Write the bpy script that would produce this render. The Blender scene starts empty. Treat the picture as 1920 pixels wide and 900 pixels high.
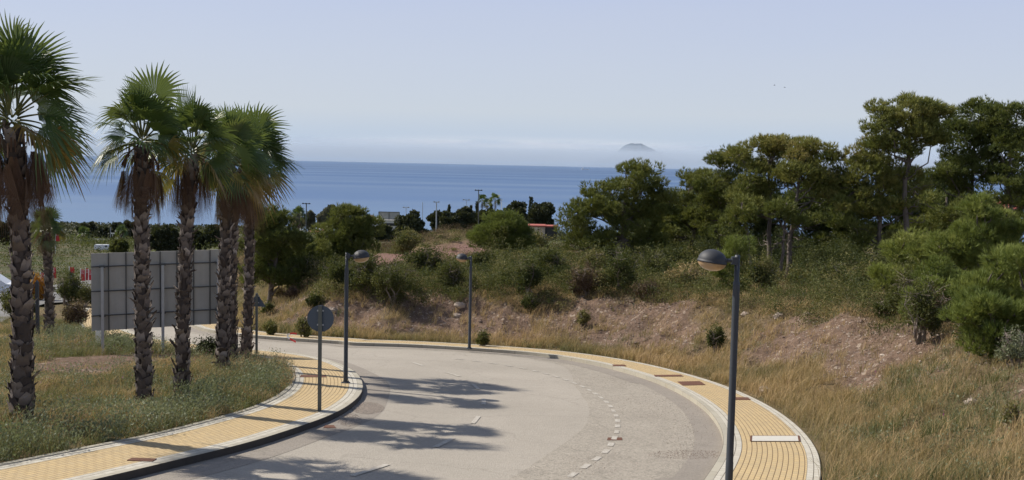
import bpy, math, random, mathutils
import numpy as np
rs = np.random.RandomState(7); random.seed(7)
scene = bpy.context.scene; COL = scene.collection
PI = math.pi

# ------------------------------------------------------------------ camera frame (1920 px wide reference)
F = 1900.; TH = math.atan(143/1900.); PH = math.atan(.0216)
f0 = np.array([0, math.cos(TH), -math.sin(TH)]); u0 = np.array([0, math.sin(TH), math.cos(TH)]); r0 = np.array([1., 0, 0])
RX = math.cos(PH)*r0+math.sin(PH)*u0; UX = -math.sin(PH)*r0+math.cos(PH)*u0
def ray(x, y): return f0+RX*(x-960)/F+UX*(450-y)/F
PA, PB, PC = 3.63, .1005, .0222
def plane(X, Y): return -(PA+PB*Y+PC*X)
def pl(x, y, off=0.):
    d = ray(x, y); t = (-PA+off)/(d[2]+PB*d[1]+PC*d[0]); return d*t
def at(x, y, Y):
    d = ray(x, y); return d*(Y/d[1])
def srgb(r, g, b): return tuple(((c/255.)/12.92 if c/255. <= .04045 else ((c/255.+.055)/1.055)**2.4) for c in (r, g, b))

# ------------------------------------------------------------------ tagging
def tag(o, label=None, cat=None, group=None, kind=None):
    if label: o['label'] = label
    if cat: o['category'] = cat
    if group: o['group'] = group
    if kind: o['kind'] = kind
    return o
def empty(name, loc, label, cat, group=None, rz=0.):
    o = bpy.data.objects.new(name, None); COL.objects.link(o); o.location = loc; o.rotation_euler = (0, 0, rz)
    o.empty_display_size = .2
    return tag(o, label, cat, group)
def copy_tree(o, parent=None):
    c = o.copy(); COL.objects.link(c); c.parent = parent
    for ch in list(o.children): copy_tree(ch, c)
    return c

# ------------------------------------------------------------------ geometry accumulator
class Geo:
    def __init__(s): s.V = []; s.Q = []; s.T = []; s.tv = []; s.n = 0; s.uv = None
    def add(s, V, Q=None, T=None, tint=0.):
        V = np.asarray(V, float).reshape(-1, 3)
        s.V.append(V)
        if Q is not None and len(Q): s.Q.append(np.asarray(Q, np.int64).reshape(-1, 4)+s.n)
        if T is not None and len(T): s.T.append(np.asarray(T, np.int64).reshape(-1, 3)+s.n)
        s.tv.append(np.broadcast_to(np.asarray(tint, float), (len(V),)).copy()); s.n += len(V)
    def box(s, c, size, rz=0., tint=0., tilt=None):
        sx, sy, sz = [q/2 for q in size]
        v = np.array([[x, y, z] for x in (-sx, sx) for y in (-sy, sy) for z in (-sz, sz)])
        cr, sr = math.cos(rz), math.sin(rz)
        v = v @ np.array([[cr, sr, 0], [-sr, cr, 0], [0, 0, 1]])
        if tilt is not None: v = v @ np.array(tilt).T
        s.add(v+np.array(c), [[0, 1, 3, 2], [4, 6, 7, 5], [0, 4, 5, 1], [2, 3, 7, 6], [0, 2, 6, 4], [1, 5, 7, 3]], tint=tint)
    def tube(s, P, r, n=8, tint=0., cap=True):
        P = np.asarray(P, float); r = np.broadcast_to(np.asarray(r, float), (len(P),))
        d = np.gradient(P, axis=0); d /= np.linalg.norm(d, axis=1)[:, None]+1e-9
        ref = np.array([0, 0, 1.]) if abs(d[0][2]) < .9 else np.array([1., 0, 0])
        a = np.cross(d, ref); a /= np.linalg.norm(a, axis=1)[:, None]+1e-9; b = np.cross(d, a)
        t = np.arange(n)*2*PI/n
        V = P[:, None]+r[:, None, None]*(a[:, None]*np.cos(t)[None, :, None]+b[:, None]*np.sin(t)[None, :, None])
        m = len(P); i = np.arange(m-1)[:, None]*n; j = np.arange(n)[None]; k = (j+1) % n
        Q = np.stack([i+j, i+n+j, i+n+k, i+k], -1).reshape(-1, 4)
        V = V.reshape(-1, 3); T = None
        if cap:
            V = np.vstack([V, P[:1], P[-1:]]); c0, c1 = m*n, m*n+1
            T = [[c0, q, (q+1) % n] for q in range(n)]+[[c1, (m-1)*n+(q+1) % n, (m-1)*n+q] for q in range(n)]
        s.add(V, Q, T, tint)
    def lathe(s, prof, c=(0, 0, 0), n=24, tint=0., M=None):
        t = np.arange(n)*2*PI/n; prof = np.asarray(prof, float); m = len(prof)
        V = np.stack([prof[:, 0][:, None]*np.cos(t), prof[:, 0][:, None]*np.sin(t), np.repeat(prof[:, 1][:, None], n, 1)], -1).reshape(-1, 3)
        i = np.arange(m-1)[:, None]*n; j = np.arange(n)[None]; k = (j+1) % n
        Q = np.stack([i+j, i+k, i+n+k, i+n+j], -1).reshape(-1, 4)
        if M is not None: V = V @ np.array(M).T
        s.add(V+np.array(c), Q, tint=tint)
    def build(s, name, mat, parent=None, smooth=False, origin=None, uv=None):
        V = np.vstack(s.V) if s.V else np.zeros((0, 3))
        if origin is not None: V = V-np.asarray(origin)
        Q = np.vstack(s.Q) if s.Q else np.zeros((0, 4), int); T = np.vstack(s.T) if s.T else np.zeros((0, 3), int)
        me = bpy.data.meshes.new(name); me.vertices.add(len(V)); me.vertices.foreach_set('co', V.astype(np.float32).ravel())
        L = np.concatenate([Q.ravel(), T.ravel()]).astype(np.int32)
        me.loops.add(len(L)); me.loops.foreach_set('vertex_index', L)
        st = np.concatenate([np.arange(len(Q))*4, len(Q)*4+np.arange(len(T))*3]).astype(np.int32)
        me.polygons.add(len(st)); me.polygons.foreach_set('loop_start', st)
        me.polygons.foreach_set('loop_total', np.concatenate([np.full(len(Q), 4), np.full(len(T), 3)]).astype(np.int32))
        me.update(calc_edges=True)
        a = me.attributes.new('tint', 'FLOAT', 'POINT'); a.data.foreach_set('value', np.concatenate(s.tv).astype(np.float32) if s.tv else np.zeros(0, np.float32))
        if uv is not None:
            l = me.uv_layers.new(name='UVMap'); l.data.foreach_set('uv', np.asarray(uv)[L].astype(np.float32).ravel())
        me.polygons.foreach_set('use_smooth', np.full(len(st), bool(smooth)))
        for m in (mat if isinstance(mat, (list, tuple)) else [mat]): me.materials.append(m)
        me.validate()
        o = bpy.data.objects.new(name, me); COL.objects.link(o)
        if parent is not None: o.parent = parent
        elif origin is not None: o.location = origin
        return o

# ------------------------------------------------------------------ materials
def newmat(name):
    m = bpy.data.materials.new(name); m.use_nodes = True; nt = m.node_tree
    return m, nt, nt.nodes, nt.links, nt.nodes['Principled BSDF']
def noise(nt, scale, detail=4, rough=.55, vec=None, dim='3D'):
    n = nt.nodes.new('ShaderNodeTexNoise'); n.inputs['Scale'].default_value = scale; n.inputs['Detail'].default_value = detail
    n.inputs['Roughness'].default_value = rough
    if vec is not None: nt.links.new(vec, n.inputs['Vector'])
    return n.outputs['Fac']
def ramp(nt, fac, stops, interp='LINEAR'):
    r = nt.nodes.new('ShaderNodeValToRGB'); r.color_ramp.interpolation = interp
    e = r.color_ramp.elements
    while len(e) < len(stops): e.new(.5)
    for i, (p, c) in enumerate(stops):
        e[i].position = p; e[i].color = (*(c if not isinstance(c, (int, float)) else (c, c, c)), 1)
    nt.links.new(fac, r.inputs['Fac']); return r.outputs['Color']
def mix(nt, fac, a, b, mode='MIX'):
    m = nt.nodes.new('ShaderNodeMix'); m.data_type = 'RGBA'; m.blend_type = mode
    for sock, v in ((m.inputs[0], fac), (m.inputs[6], a), (m.inputs[7], b)):
        if hasattr(v, 'links'): nt.links.new(v, sock)
        elif isinstance(v, (int, float)): sock.default_value = v
        else: sock.default_value = (*v, 1)
    return m.outputs[2]
def mth(nt, op, a, b=None, c=None):
    m = nt.nodes.new('ShaderNodeMath'); m.operation = op
    for i, v in enumerate((a, b, c)):
        if v is None: continue
        if hasattr(v, 'links'): nt.links.new(v, m.inputs[i])
        else: m.inputs[i].default_value = v
    return m.outputs[0]
def attr(nt, name, out='Fac'):
    a = nt.nodes.new('ShaderNodeAttribute'); a.attribute_name = name; return a.outputs[out]
def bump(nt, h, strength, dist, bs):
    b = nt.nodes.new('ShaderNodeBump'); b.inputs['Strength'].default_value = strength; b.inputs['Distance'].default_value = dist
    nt.links.new(h, b.inputs['Height']); nt.links.new(b.outputs[0], bs.inputs['Normal'])
def geopos(nt): return nt.nodes.new('ShaderNodeNewGeometry').outputs['Position']
def simple(name, col, rough=.6, metal=0., var=.12, scale=3., bmp=0.):
    m, nt, N, L, b = newmat(name)
    f = noise(nt, scale, 5, vec=geopos(nt))
    c = mix(nt, mth(nt, 'MULTIPLY', f, 1.), tuple(x*(1-var) for x in col), tuple(min(1, x*(1+var)) for x in col))
    L.new(c, b.inputs['Base Color']); b.inputs['Roughness'].default_value = rough; b.inputs['Metallic'].default_value = metal
    if bmp: bump(nt, noise(nt, scale*12, 3, vec=geopos(nt)), bmp, .01, b)
    return m
def leafmat(name, stops, transl=.35, rough=.55, spec=.35):
    m, nt, N, L, b = newmat(name)
    c = ramp(nt, attr(nt, 'tint'), stops)
    L.new(c, b.inputs['Base Color']); b.inputs['Roughness'].default_value = rough; b.inputs['Specular IOR Level'].default_value = spec
    if transl:
        t = N.new('ShaderNodeBsdfTranslucent'); L.new(mix(nt, .25, c, (.35, .38, .05), 'MIX'), t.inputs['Color'])
        x = N.new('ShaderNodeMixShader'); x.inputs[0].default_value = transl
        L.new(b.outputs[0], x.inputs[1]); L.new(t.outputs[0], x.inputs[2]); L.new(x.outputs[0], N['Material Output'].inputs['Surface'])
    return m

M = {}
M['palm'] = leafmat('palm_leaf', [(0, (.085, .135, .03)), (.35, (.05, .09, .026)), (.55, (.085, .11, .032)), (.7, (.16, .14, .03)), (.85, (.26, .16, .045)), (1, (.15, .075, .035))], .25, .42, .5)
M['dead'] = leafmat('dead_palm_leaf', [(0, (.16, .095, .06)), (.5, (.095, .055, .038)), (1, (.21, .14, .10))], .12, .8, .2)
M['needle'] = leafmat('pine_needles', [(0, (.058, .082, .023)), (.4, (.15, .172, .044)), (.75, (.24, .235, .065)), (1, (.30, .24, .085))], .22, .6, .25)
M['needle_fresh'] = leafmat('young_pine_needles', [(0, (.08, .115, .026)), (.5, (.19, .23, .055)), (1, (.29, .31, .085))], .25, .6, .25)
M['leaf'] = leafmat('shrub_leaves', [(0, (.032, .045, .016)), (.4, (.070, .083, .028)), (.8, (.135, .135, .048)), (1, (.21, .18, .075))], .25, .6, .15)
M['darkleaf'] = leafmat('dark_tree_leaves', [(0, (.02, .027, .014)), (.5, (.036, .045, .02)), (1, (.066, .065, .03))], .12, .6, .25)
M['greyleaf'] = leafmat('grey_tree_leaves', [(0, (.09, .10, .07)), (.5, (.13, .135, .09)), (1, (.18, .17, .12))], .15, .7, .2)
M['dryleaf'] = leafmat('dry_brush', [(0, (.07, .045, .035)), (.5, (.13, .09, .06)), (1, (.22, .16, .10))], .15, .8, .15)
M['orangeleaf'] = leafmat('rust_leaves', [(0, (.10, .05, .015)), (.5, (.38, .13, .02)), (1, (.42, .2, .03))], .25, .7, .2)
M['grass'] = leafmat('meadow_grass', [(0, (.075, .095, .04)), (.25, (.13, .14, .065)), (.45, (.24, .195, .10)), (.7, (.42, .30, .155)), (.9, (.52, .36, .20)), (1, (.26, .16, .10))], .3, .7, .2)
M['herb'] = leafmat('green_herbs', [(0, (.07, .095, .05)), (.5, (.165, .19, .115)), (.85, (.28, .29, .19)), (1, (.34, .08, .22))], .3, .6, .25)
def barkmat():
    m, nt, N, L, b = newmat('bark')
    p = geopos(nt); n1 = noise(nt, 3, 6, .7, p); n2 = noise(nt, 22, 4, .6, p)
    c = ramp(nt, n1, [(.3, (.035, .026, .02)), (.7, (.13, .10, .08))]); L.new(mix(nt, n2, c, (.17, .145, .125)), b.inputs['Base Color'])
    b.inputs['Roughness'].default_value = .95; bump(nt, n2, .8, .03, b); return m
M['bark'] = barkmat()
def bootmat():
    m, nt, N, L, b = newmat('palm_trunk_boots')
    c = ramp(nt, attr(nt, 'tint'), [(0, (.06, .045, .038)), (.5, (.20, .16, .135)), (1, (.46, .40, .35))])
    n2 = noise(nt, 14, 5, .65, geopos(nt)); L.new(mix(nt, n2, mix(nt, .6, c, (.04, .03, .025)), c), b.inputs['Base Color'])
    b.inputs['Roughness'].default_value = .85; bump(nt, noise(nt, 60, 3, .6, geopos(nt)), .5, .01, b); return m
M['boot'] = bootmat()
M['twig'] = simple('dead_twigs', (.22, .18, .15), .9, var=.3)
M['pole'] = simple('lamp_paint', (.035, .042, .052), .55, .0, .15, 2)
M['dome'] = simple('lamp_dome_paint', (.03, .032, .038), .62, .0, .1, 2)
M['lens'] = simple('amber_lamp_cover', (.38, .255, .14), .3, 0, .12, 8)
M['galv'] = simple('galvanised_steel', (.42, .45, .48), .45, .55, .15, 6)
M['signback'] = simple('grey_sign_back', (.065, .088, .12), .5, .1, .1, 4)
M['signpole'] = simple('grey_sign_pole', (.10, .11, .10), .5, .1, .1, 4)
def boardmat():
    m, nt, N, L, b = newmat('billboard_panel')
    p = geopos(nt); n = noise(nt, 1.3, 5, .6, p)
    mp = N.new('ShaderNodeMapping'); mp.inputs['Scale'].default_value = (7, 7, .5); L.new(p, mp.inputs[0]); n2 = noise(nt, 1, 4, .6, mp.outputs[0])
    c = ramp(nt, n, [(.3, (.37, .365, .33)), (.7, (.46, .45, .41))]); L.new(mix(nt, mth(nt, 'MULTIPLY', n2, .35), c, (.2, .19, .165)), b.inputs['Base Color'])
    b.inputs['Roughness'].default_value = .7; return m
M['board'] = boardmat()
M['rail'] = simple('dark_rail', (.085, .088, .085), .6, .2)
M['white'] = simple('white_paint', (.75, .74, .70), .5, 0, .08)
M['red'] = simple('red_plastic', (.55, .035, .03), .5, 0, .1)
M['flagred'] = simple('red_banner_cloth', (.50, .03, .035), .8, 0, .15, 1)
M['navy'] = simple('navy_banner_cloth', (.01, .014, .045), .8)
M['cream'] = simple('cream_logo_cloth', (.62, .45, .25), .8)
M['wallwhite'] = simple('whitewashed_wall', (.62, .59, .53), .85, 0, .1, .5)
M['walltan'] = simple('tan_wall', (.42, .31, .22), .85, 0, .15, .5)
M['concrete'] = simple('pale_concrete', (.42, .40, .36), .85, 0, .12, .6)
M['dark'] = simple('dark_opening', (.02, .022, .025), .4)
M['glass'] = simple('window_glass', (.05, .07, .09), .12)
M['tile'] = simple('red_roof_tiles', (.33, .085, .06), .8, 0, .25, 5)
M['carwhite'] = simple('white_car_paint', (.7, .71, .72), .25, 0, .04)
M['tyre'] = simple('tyre_rubber', (.02, .02, .02), .8)
M['rust'] = simple('rusty_iron_cover', (.13, .055, .03), .8, .2, .35, 20, .4)
M['stonecover'] = simple('concrete_cover', (.52, .50, .45), .85, 0, .12, 18, .4)
M['paint'] = None
M['hill'] = simple('haze_blue_mountain_rock', (.05, .08, .125), .95, 0, .3, .002)  # blue of the distant air is put into the rock colour
M['bird'] = simple('dark_feathers', (.06, .06, .07), .8)
def stonewall():
    m, nt, N, L, b = newmat('rubble_stone_wall')
    v = N.new('ShaderNodeTexVoronoi'); v.inputs['Scale'].default_value = 3.2; L.new(geopos(nt), v.inputs['Vector'])
    L.new(ramp(nt, v.outputs['Color'], [(0, (.30, .22, .17)), (.5, (.50, .40, .31)), (1, (.66, .58, .48))]), b.inputs['Base Color'])
    b.inputs['Roughness'].default_value = .95; return m
M['stone'] = stonewall()
def rockmat():
    m, nt, N, L, b = newmat('loose_rocks')
    c = ramp(nt, attr(nt, 'tint'), [(0, (.13, .09, .07)), (.5, (.26, .185, .145)), (1, (.50, .43, .36))])
    L.new(mix(nt, noise(nt, 9, 4, .6, geopos(nt)), mix(nt, .5, c, (.12, .09, .07)), c), b.inputs['Base Color']); b.inputs['Roughness'].default_value = .95
    return m
M['rock'] = rockmat()

def asphalt(name, c0, c1, speck=.35, patchy=.5):
    m, nt, N, L, b = newmat(name)
    p = geopos(nt)
    big = noise(nt, .22, 5, .6, p); mid = noise(nt, 1.6, 6, .65, p); fine = noise(nt, 38, 3, .7, p)
    c = mix(nt, ramp(nt, big, [(.35, 0.), (.65, 1.)]), c0, c1)
    c = mix(nt, mth(nt, 'MULTIPLY', ramp(nt, mid, [(.52, 0.), (.75, 1.)]), patchy), c, tuple(x*.72 for x in c0))
    v = N.new('ShaderNodeTexVoronoi'); v.inputs['Scale'].default_value = 28; L.new(p, v.inputs['Vector'])
    sp = ramp(nt, v.outputs['Color'], [(.0, .62), (.5, 1.), (1., 1.28)])
    c = mix(nt, speck, c, mix(nt, 1., c, sp, 'MULTIPLY'))
    c = mix(nt, mth(nt, 'MULTIPLY', ramp(nt, fine, [(.6, 0.), (.72, 1.)]), speck), c, tuple(x*.45 for x in c0))
    mw = N.new('ShaderNodeMapping'); mw.inputs['Scale'].default_value = (1, 1, 1); L.new(p, mw.inputs[0])
    wv = N.new('ShaderNodeVectorMath'); wv.operation = 'ADD'; L.new(p, wv.inputs[0])
    nn = N.new('ShaderNodeTexNoise'); nn.inputs['Scale'].default_value = .9; nn.inputs['Detail'].default_value = 4; L.new(p, nn.inputs['Vector'])
    sc_ = N.new('ShaderNodeVectorMath'); sc_.operation = 'SCALE'; sc_.inputs[3].default_value = 1.6; L.new(nn.outputs['Color'], sc_.inputs[0]); L.new(sc_.outputs[0], wv.inputs[1])
    vc = N.new('ShaderNodeTexVoronoi'); vc.feature = 'DISTANCE_TO_EDGE'; vc.inputs['Scale'].default_value = .22; L.new(wv.outputs[0], vc.inputs['Vector'])
    crack = ramp(nt, vc.outputs['Distance'], [(.0, 1.), (.010, 0.)])
    c = mix(nt, mth(nt, 'MULTIPLY', crack, .22), c, tuple(x*.4 for x in c0))
    L.new(c, b.inputs['Base Color']); b.inputs['Roughness'].default_value = .9; b.inputs['Specular IOR Level'].default_value = .25
    bump(nt, mth(nt, 'ADD', fine, v.outputs['Distance']), .5, .012, b)
    return m
M['road'] = asphalt('worn_asphalt', (.305, .275, .232), (.355, .32, .272), .3, .12)
M['road_in'] = asphalt('dark_asphalt_strip', (.235, .208, .178), (.28, .248, .21), .35, .2)
M['road_out'] = asphalt('coarse_worn_asphalt', (.285, .255, .212), (.335, .30, .25), .8, .45)
M['farroad'] = asphalt('far_asphalt', (.15, .148, .145), (.19, .185, .18), .2, .2)

def paversmat(name, ca, cb, mortar, bw, bh, ms=.007):
    m, nt, N, L, b = newmat(name)
    uv = N.new('ShaderNodeUVMap'); uv.uv_map = 'UVMap'
    br = N.new('ShaderNodeTexBrick'); L.new(uv.outputs[0], br.inputs['Vector'])
    br.inputs['Scale'].default_value = 1.; br.inputs['Brick Width'].default_value = bw; br.inputs['Row Height'].default_value = bh
    br.inputs['Mortar Size'].default_value = ms; br.inputs['Mortar Smooth'].default_value = .2; br.inputs['Bias'].default_value = 0
    br.inputs['Color1'].default_value = (*ca, 1); br.inputs['Color2'].default_value = (*cb, 1); br.inputs['Mortar'].default_value = (*mortar, 1)
    # long joints read darker than the cross joints
    sx = N.new('ShaderNodeSeparateXYZ'); L.new(uv.outputs[0], sx.inputs[0])
    fr = mth(nt, 'FRACT', mth(nt, 'DIVIDE', sx.outputs['Y'], bh)); d = mth(nt, 'ABSOLUTE', mth(nt, 'SUBTRACT', fr, .5))
    ln = mth(nt, 'GREATER_THAN', d, .5-.007/bh)
    n = noise(nt, .8, 5, .6, geopos(nt)); n2 = noise(nt, 9, 4, .7, geopos(nt))
    c = mix(nt, mth(nt, 'MULTIPLY', ramp(nt, n, [(.4, 0.), (.7, 1.)]), .25), br.outputs['Color'], tuple(x*.75 for x in ca))
    c = mix(nt, mth(nt, 'MULTIPLY', ramp(nt, n2, [(.5, 0.), (.7, 1.)]), .3), c, (.40, .35, .27)); c = mix(nt, mth(nt, 'MULTIPLY', ramp(nt, noise(nt, 2.3, 6, .75, geopos(nt)), [(.52, 0.), (.66, 1.)]), .35), c, (.30, .25, .17))
    c = mix(nt, ln, c, tuple(x*.6 for x in mortar))
    L.new(c, b.inputs['Base Color']); b.inputs['Roughness'].default_value = .88; b.inputs['Specular IOR Level'].default_value = .25
    bump(nt, mth(nt, 'SUBTRACT', 1., mth(nt, 'MAXIMUM', br.outputs['Fac'], ln)), .6, .008, b)
    return m
M['yellow'] = paversmat('yellow_pavers', (.515, .385, .205), (.46, .35, .195), (.27, .185, .10), .2, .1)
M['whitepave'] = paversmat('white_border_pavers', (.52, .49, .42), (.45, .42, .35), (.24, .21, .17), .22, .12)
M['kerb'] = paversmat('concrete_kerb', (.40, .37, .30), (.35, .325, .265), (.16, .14, .12), 1.0, .5, .008)
def paintmat():
    m, nt, N, L, b = newmat('worn_road_paint')
    n = noise(nt, 16, 5, .75, geopos(nt))
    L.new(ramp(nt, n, [(.46, (.35, .315, .265)), (.64, (.52, .495, .44))]), b.inputs['Base Color']); b.inputs['Roughness'].default_value = .8; return m
M['paint'] = paintmat()

# ------------------------------------------------------------------ road curves
def cr(P, step=.3):
    P = np.array(P, float); P = np.vstack([2*P[0]-P[1], P, 2*P[-1]-P[-2]]); o = []
    for i in range(1, len(P)-2):
        n = max(2, int(np.linalg.norm(P[i+1]-P[i])/.05)); t = np.linspace(0, 1, n, endpoint=False)[:, None]
        o.append(.5*(2*P[i]+(P[i+1]-P[i-1])*t+(2*P[i-1]-5*P[i]+4*P[i+1]-P[i+2])*t*t+(3*P[i]-P[i-1]-3*P[i+1]+P[i+2])*t**3))
    o = np.vstack(o+[P[-2][None]]); s = np.r_[0, np.cumsum(np.linalg.norm(np.diff(o, axis=0), axis=1))]
    q = np.arange(0, s[-1], step); return np.c_[np.interp(q, s, o[:, 0]), np.interp(q, s, o[:, 1])]
P2 = lambda x, y: tuple(pl(x, y)[:2])
CI = cr([(-13, 5), (-8.6, 10.5), (-6.9, 13.3), P2(240, 900), P2(330, 877), P2(460, 845), P2(560, 812), P2(630, 785), P2(670, 757), P2(681, 735), P2(672, 710), P2(645, 692), P2(602, 677), (-6.7, 35.0), (-8.3, 36.4), (-10.8, 37.5), (-13.6, 39.4), (-16.6, 43.5), (-19.5, 50), (-22.5, 58)])
CO = cr([(-9, .5), (-4, 6), (0.2, 10.2), (2.2, 13.6), P2(1325, 905), P2(1345, 875), P2(1357, 840), P2(1345, 800), P2(1310, 762), P2(1250, 727), P2(1180, 702), P2(1100, 682), P2(1000, 667), P2(880, 658), P2(760, 651), P2(640, 648), (-6.6, 41.9), (-9, 42.3), (-11.6, 43.3), (-14.2, 46), (-16.6, 51.5), (-19, 60)])
def smooth(C, k=3):
    for _ in range(k): C[1:-1] = (C[:-2]+2*C[1:-1]+C[2:])/4
    return C
CI = smooth(CI, 12); CO = smooth(CO, 12)
def normals(C):
    d = np.gradient(C, axis=0); d /= np.linalg.norm(d, axis=1)[:, None]
    d = smooth(d, 6); d /= np.linalg.norm(d, axis=1)[:, None]
    return np.c_[-d[:, 1], d[:, 0]]     # left of travel
NI = normals(CI)          # travelling away: left = inside of island
NO = -normals(CO)         # right = outside
def sdist(C, Nn, X, Y):
    """signed distance to polyline, positive along the normal side"""
    X = np.asarray(X, float).ravel(); Y = np.asarray(Y, float).ravel(); out = np.empty(len(X))
    for a in range(0, len(X), 20000):
        x = X[a:a+20000, None]; y = Y[a:a+20000, None]
        dd = (x-C[None, :, 0])**2+(y-C[None, :, 1])**2; k = dd.argmin(1)
        dx = x[:, 0]-C[k, 0]; dy = y[:, 0]-C[k, 1]
        side = dx*Nn[k, 0]+dy*Nn[k, 1]
        out[a:a+20000] = np.sqrt(dd[np.arange(len(k)), k])*np.where(side >= 0, 1, -1)
    return out
SW = 1.98
def sstep(x, a, b): t = np.clip((x-a)/(b-a), 0, 1); return t*t*(3-2*t)
# cheap value noise in numpy
_g = np.random.RandomState(3).rand(256, 256)
def vn(X, Y, s):
    x = np.asarray(X)/s+1000.3; y = np.asarray(Y)/s+1000.7
    xi = np.floor(x).astype(int); yi = np.floor(y).astype(int); fx = x-xi; fy = y-yi; fx = fx*fx*(3-2*fx); fy = fy*fy*(3-2*fy)
    g = lambda a, b: _g[a % 256, b % 256]
    return (g(xi, yi)*(1-fx)+g(xi+1, yi)*fx)*(1-fy)+(g(xi, yi+1)*(1-fx)+g(xi+1, yi+1)*fx)*fy
def fbm(X, Y, s, o=4):
    r = 0; a = 1; t = 0
    for i in range(o): r = r+a*vn(X, Y, s/2**i); t += a; a *= .5
    return r/t
RP = np.array([(-30, -.9), (0, -1.9), (15, -3.2), (20, -3.7), (30, -4.6), (45, -5.8), (55, -6.25), (70, -6.8), (85, -7.6), (96, -8.4), (130, -11), (200, -15), (300, -23), (450, -34), (600, -45), (850, -60.4), (1000, -64), (3000, -70)])
LP = np.array([(-30, .0), (45, -8.4), (60, -9.9), (80, -12.), (100, -14.2), (118, -15.6), (150, -17.8), (200, -20.6), (260, -23.8), (350, -30), (450, -36.5), (600, -44.5), (850, -60.4), (1000, -64), (3000, -70)])
def zones(X, Y):
    X = np.asarray(X, float); Y = np.asarray(Y, float); sh = X.shape
    x = X.ravel(); y = Y.ravel()
    near = (y < 75) & (np.abs(x) < 60)
    do = np.where(x > -20, 30., 30.)*np.ones(len(x)); di = np.full(len(x), -30.)
    if near.any():
        do[near] = sdist(CO, NO, x[near], y[near]); di[near] = sdist(CI, NI, x[near], y[near])
    return do.reshape(sh), di.reshape(sh)
def height(X, Y, Z=None, rough=True):
    X = np.asarray(X, float); Y = np.asarray(Y, float)
    do, di = zones(X, Y) if Z is None else Z
    p = plane(X, Y)
    R = np.interp(Y, RP[:, 0], RP[:, 1]); Lf = np.interp(Y, LP[:, 0], LP[:, 1])
    an = X/np.maximum(Y, 12)
    Lf = np.where(Y < 45, p, Lf)
    w = sstep(an, -.40, -.24)*sstep(X, -22, -13)*(Y < 70) + sstep(an, -.40, -.25)*(Y >= 70)
    plat = Lf*(1-w)+R*w
    plat = plat+2.0*np.exp(-((X+4.5)/5.)**2-((Y-91)/9.)**2)
    plat = plat+(fbm(X, Y, 14)-.5)*1.0*sstep(Y, 46, 60)*(Y < 300)
    t = do-SW
    b = sstep(t, .3, 6.2)*.88+.12*np.clip(t/6.2, 0, 1)
    z = p+.1
    zout = (p+.1)*(1-b)+np.maximum(plat, p+.1)*b if False else (p+.1)*(1-b)+plat*b
    z = np.where(t > 0, zout, z)
    if rough:
        k = np.clip(t/2, 0, 1)*(Y < 110)
        kb = sstep(t, .6, 2)*(1-sstep(t, 5.5, 8))*(Y < 60); z = z+k*((fbm(X, Y, 2.2)-.5)*.4+(fbm(X+50, Y, .6, 3)-.5)*.16)-kb*np.abs(fbm(X+9, Y+5, 1.7, 5)-.5)*1.3+kb*.12
        ki = np.clip((di-SW)/1.5, 0, 1)
        z = z+ki*(fbm(X, Y, 3.)-.4)*.28
    # road trench
    tr = (do < SW*.5) & (di < SW*.5) & (Y < 60)
    z = np.where(tr, p-.35, z)
    return z
def ground_at(px, py):
    d = ray(px, py); t = np.concatenate([np.linspace(8, 120, 1800), np.linspace(120, 900, 1500)])
    P = d[None]*t[:, None]; h = height(P[:, 0], P[:, 1]); k = np.where(P[:, 2] <= h)[0]
    if len(k) == 0: return d*800
    q = P[k[0]].copy(); q[2] = h[k[0]]; return q
def on_ground(x, y, dz=0.): return np.array([x, y, float(height(np.array([x]), np.array([y]))[0])+dz])
def atg(px, Y, dz=0.):
    """ground point seen at pixel column px (roughly) at depth Y"""
    X = (px-960)/F*Y
    for _ in range(3):
        z = float(height(np.array([X]), np.array([Y]))[0]); d = np.array([X, Y, z])
        u = d@RX/(d@f0)*F+960; X += (px-u)/F*Y
    return on_ground(X, Y, dz)

# ------------------------------------------------------------------ ground sheet
Yr = np.concatenate([np.arange(-22, 8, .8), np.arange(8, 60, .22), 60*1.018**np.arange(0, 175)])
Un = np.linspace(-1, 1, 620); Un = .85*Un*(0.75+.25*Un**2)
YY, UU = np.meshgrid(Yr, Un, indexing='ij'); XX = UU*(YY+40)
ZZ = height(XX, YY); do_, di_ = zones(XX, YY)
g = Geo(); nr, nc = YY.shape
i = (np.arange(nr-1)[:, None]*nc+np.arange(nc-1)[None]).ravel()
g.add(np.stack([XX, YY, ZZ], -1).reshape(-1, 3), np.stack([i, i+1, i+nc+1, i+nc], -1))
def bare_mask(X, Y, do, di):
    t = do-SW; n = fbm(X, Y, 2.4, 5); n2 = fbm(X+31, Y+7, 9)
    lo = 1.6+1.3*(n2-.5)*2+np.clip((27-Y)/9, 0, 1)*1.6
    face = sstep(t, lo, lo+.8)*(1-sstep(t, 4.7+1.6*(n2-.5), 5.7+1.6*(n2-.5)))
    return np.clip(face*1.2-sstep(n, .50, .62)*.8, 0, 1)*(Y < 60)*(t > 0)
PTH = [pl(*q)[:2] for q in [(140, 700), (200, 686), (270, 678), (340, 678), (400, 680), (430, 682)]]
PTHn = pl(280, 676)[1]-pl(280, 700)[1]
def path_mask(X, Y):
    m = np.zeros_like(np.asarray(X, float))
    for q in PTH:
        m = np.maximum(m, 1-sstep(np.sqrt(((X-q[0])/1.9)**2+((Y-q[1])/1.7)**2)+(fbm(X, Y, 1.5)-.5)*.5, .75, 1.05))
    return m
PK = [ground_at(820, 478), ground_at(760, 486), ground_at(880, 474), ground_at(720, 492)]
def pink_mask(X, Y):
    m = np.zeros_like(np.asarray(X, float))
    for q in PK: m = np.maximum(m, 1-sstep(np.sqrt(((X-q[0])/3.2)**2+((Y-q[1])/7.)**2), .6, 1.1))
    return m
bare = np.maximum(bare_mask(XX, YY, do_, di_), path_mask(XX, YY)*(di_ > 0))
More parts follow.
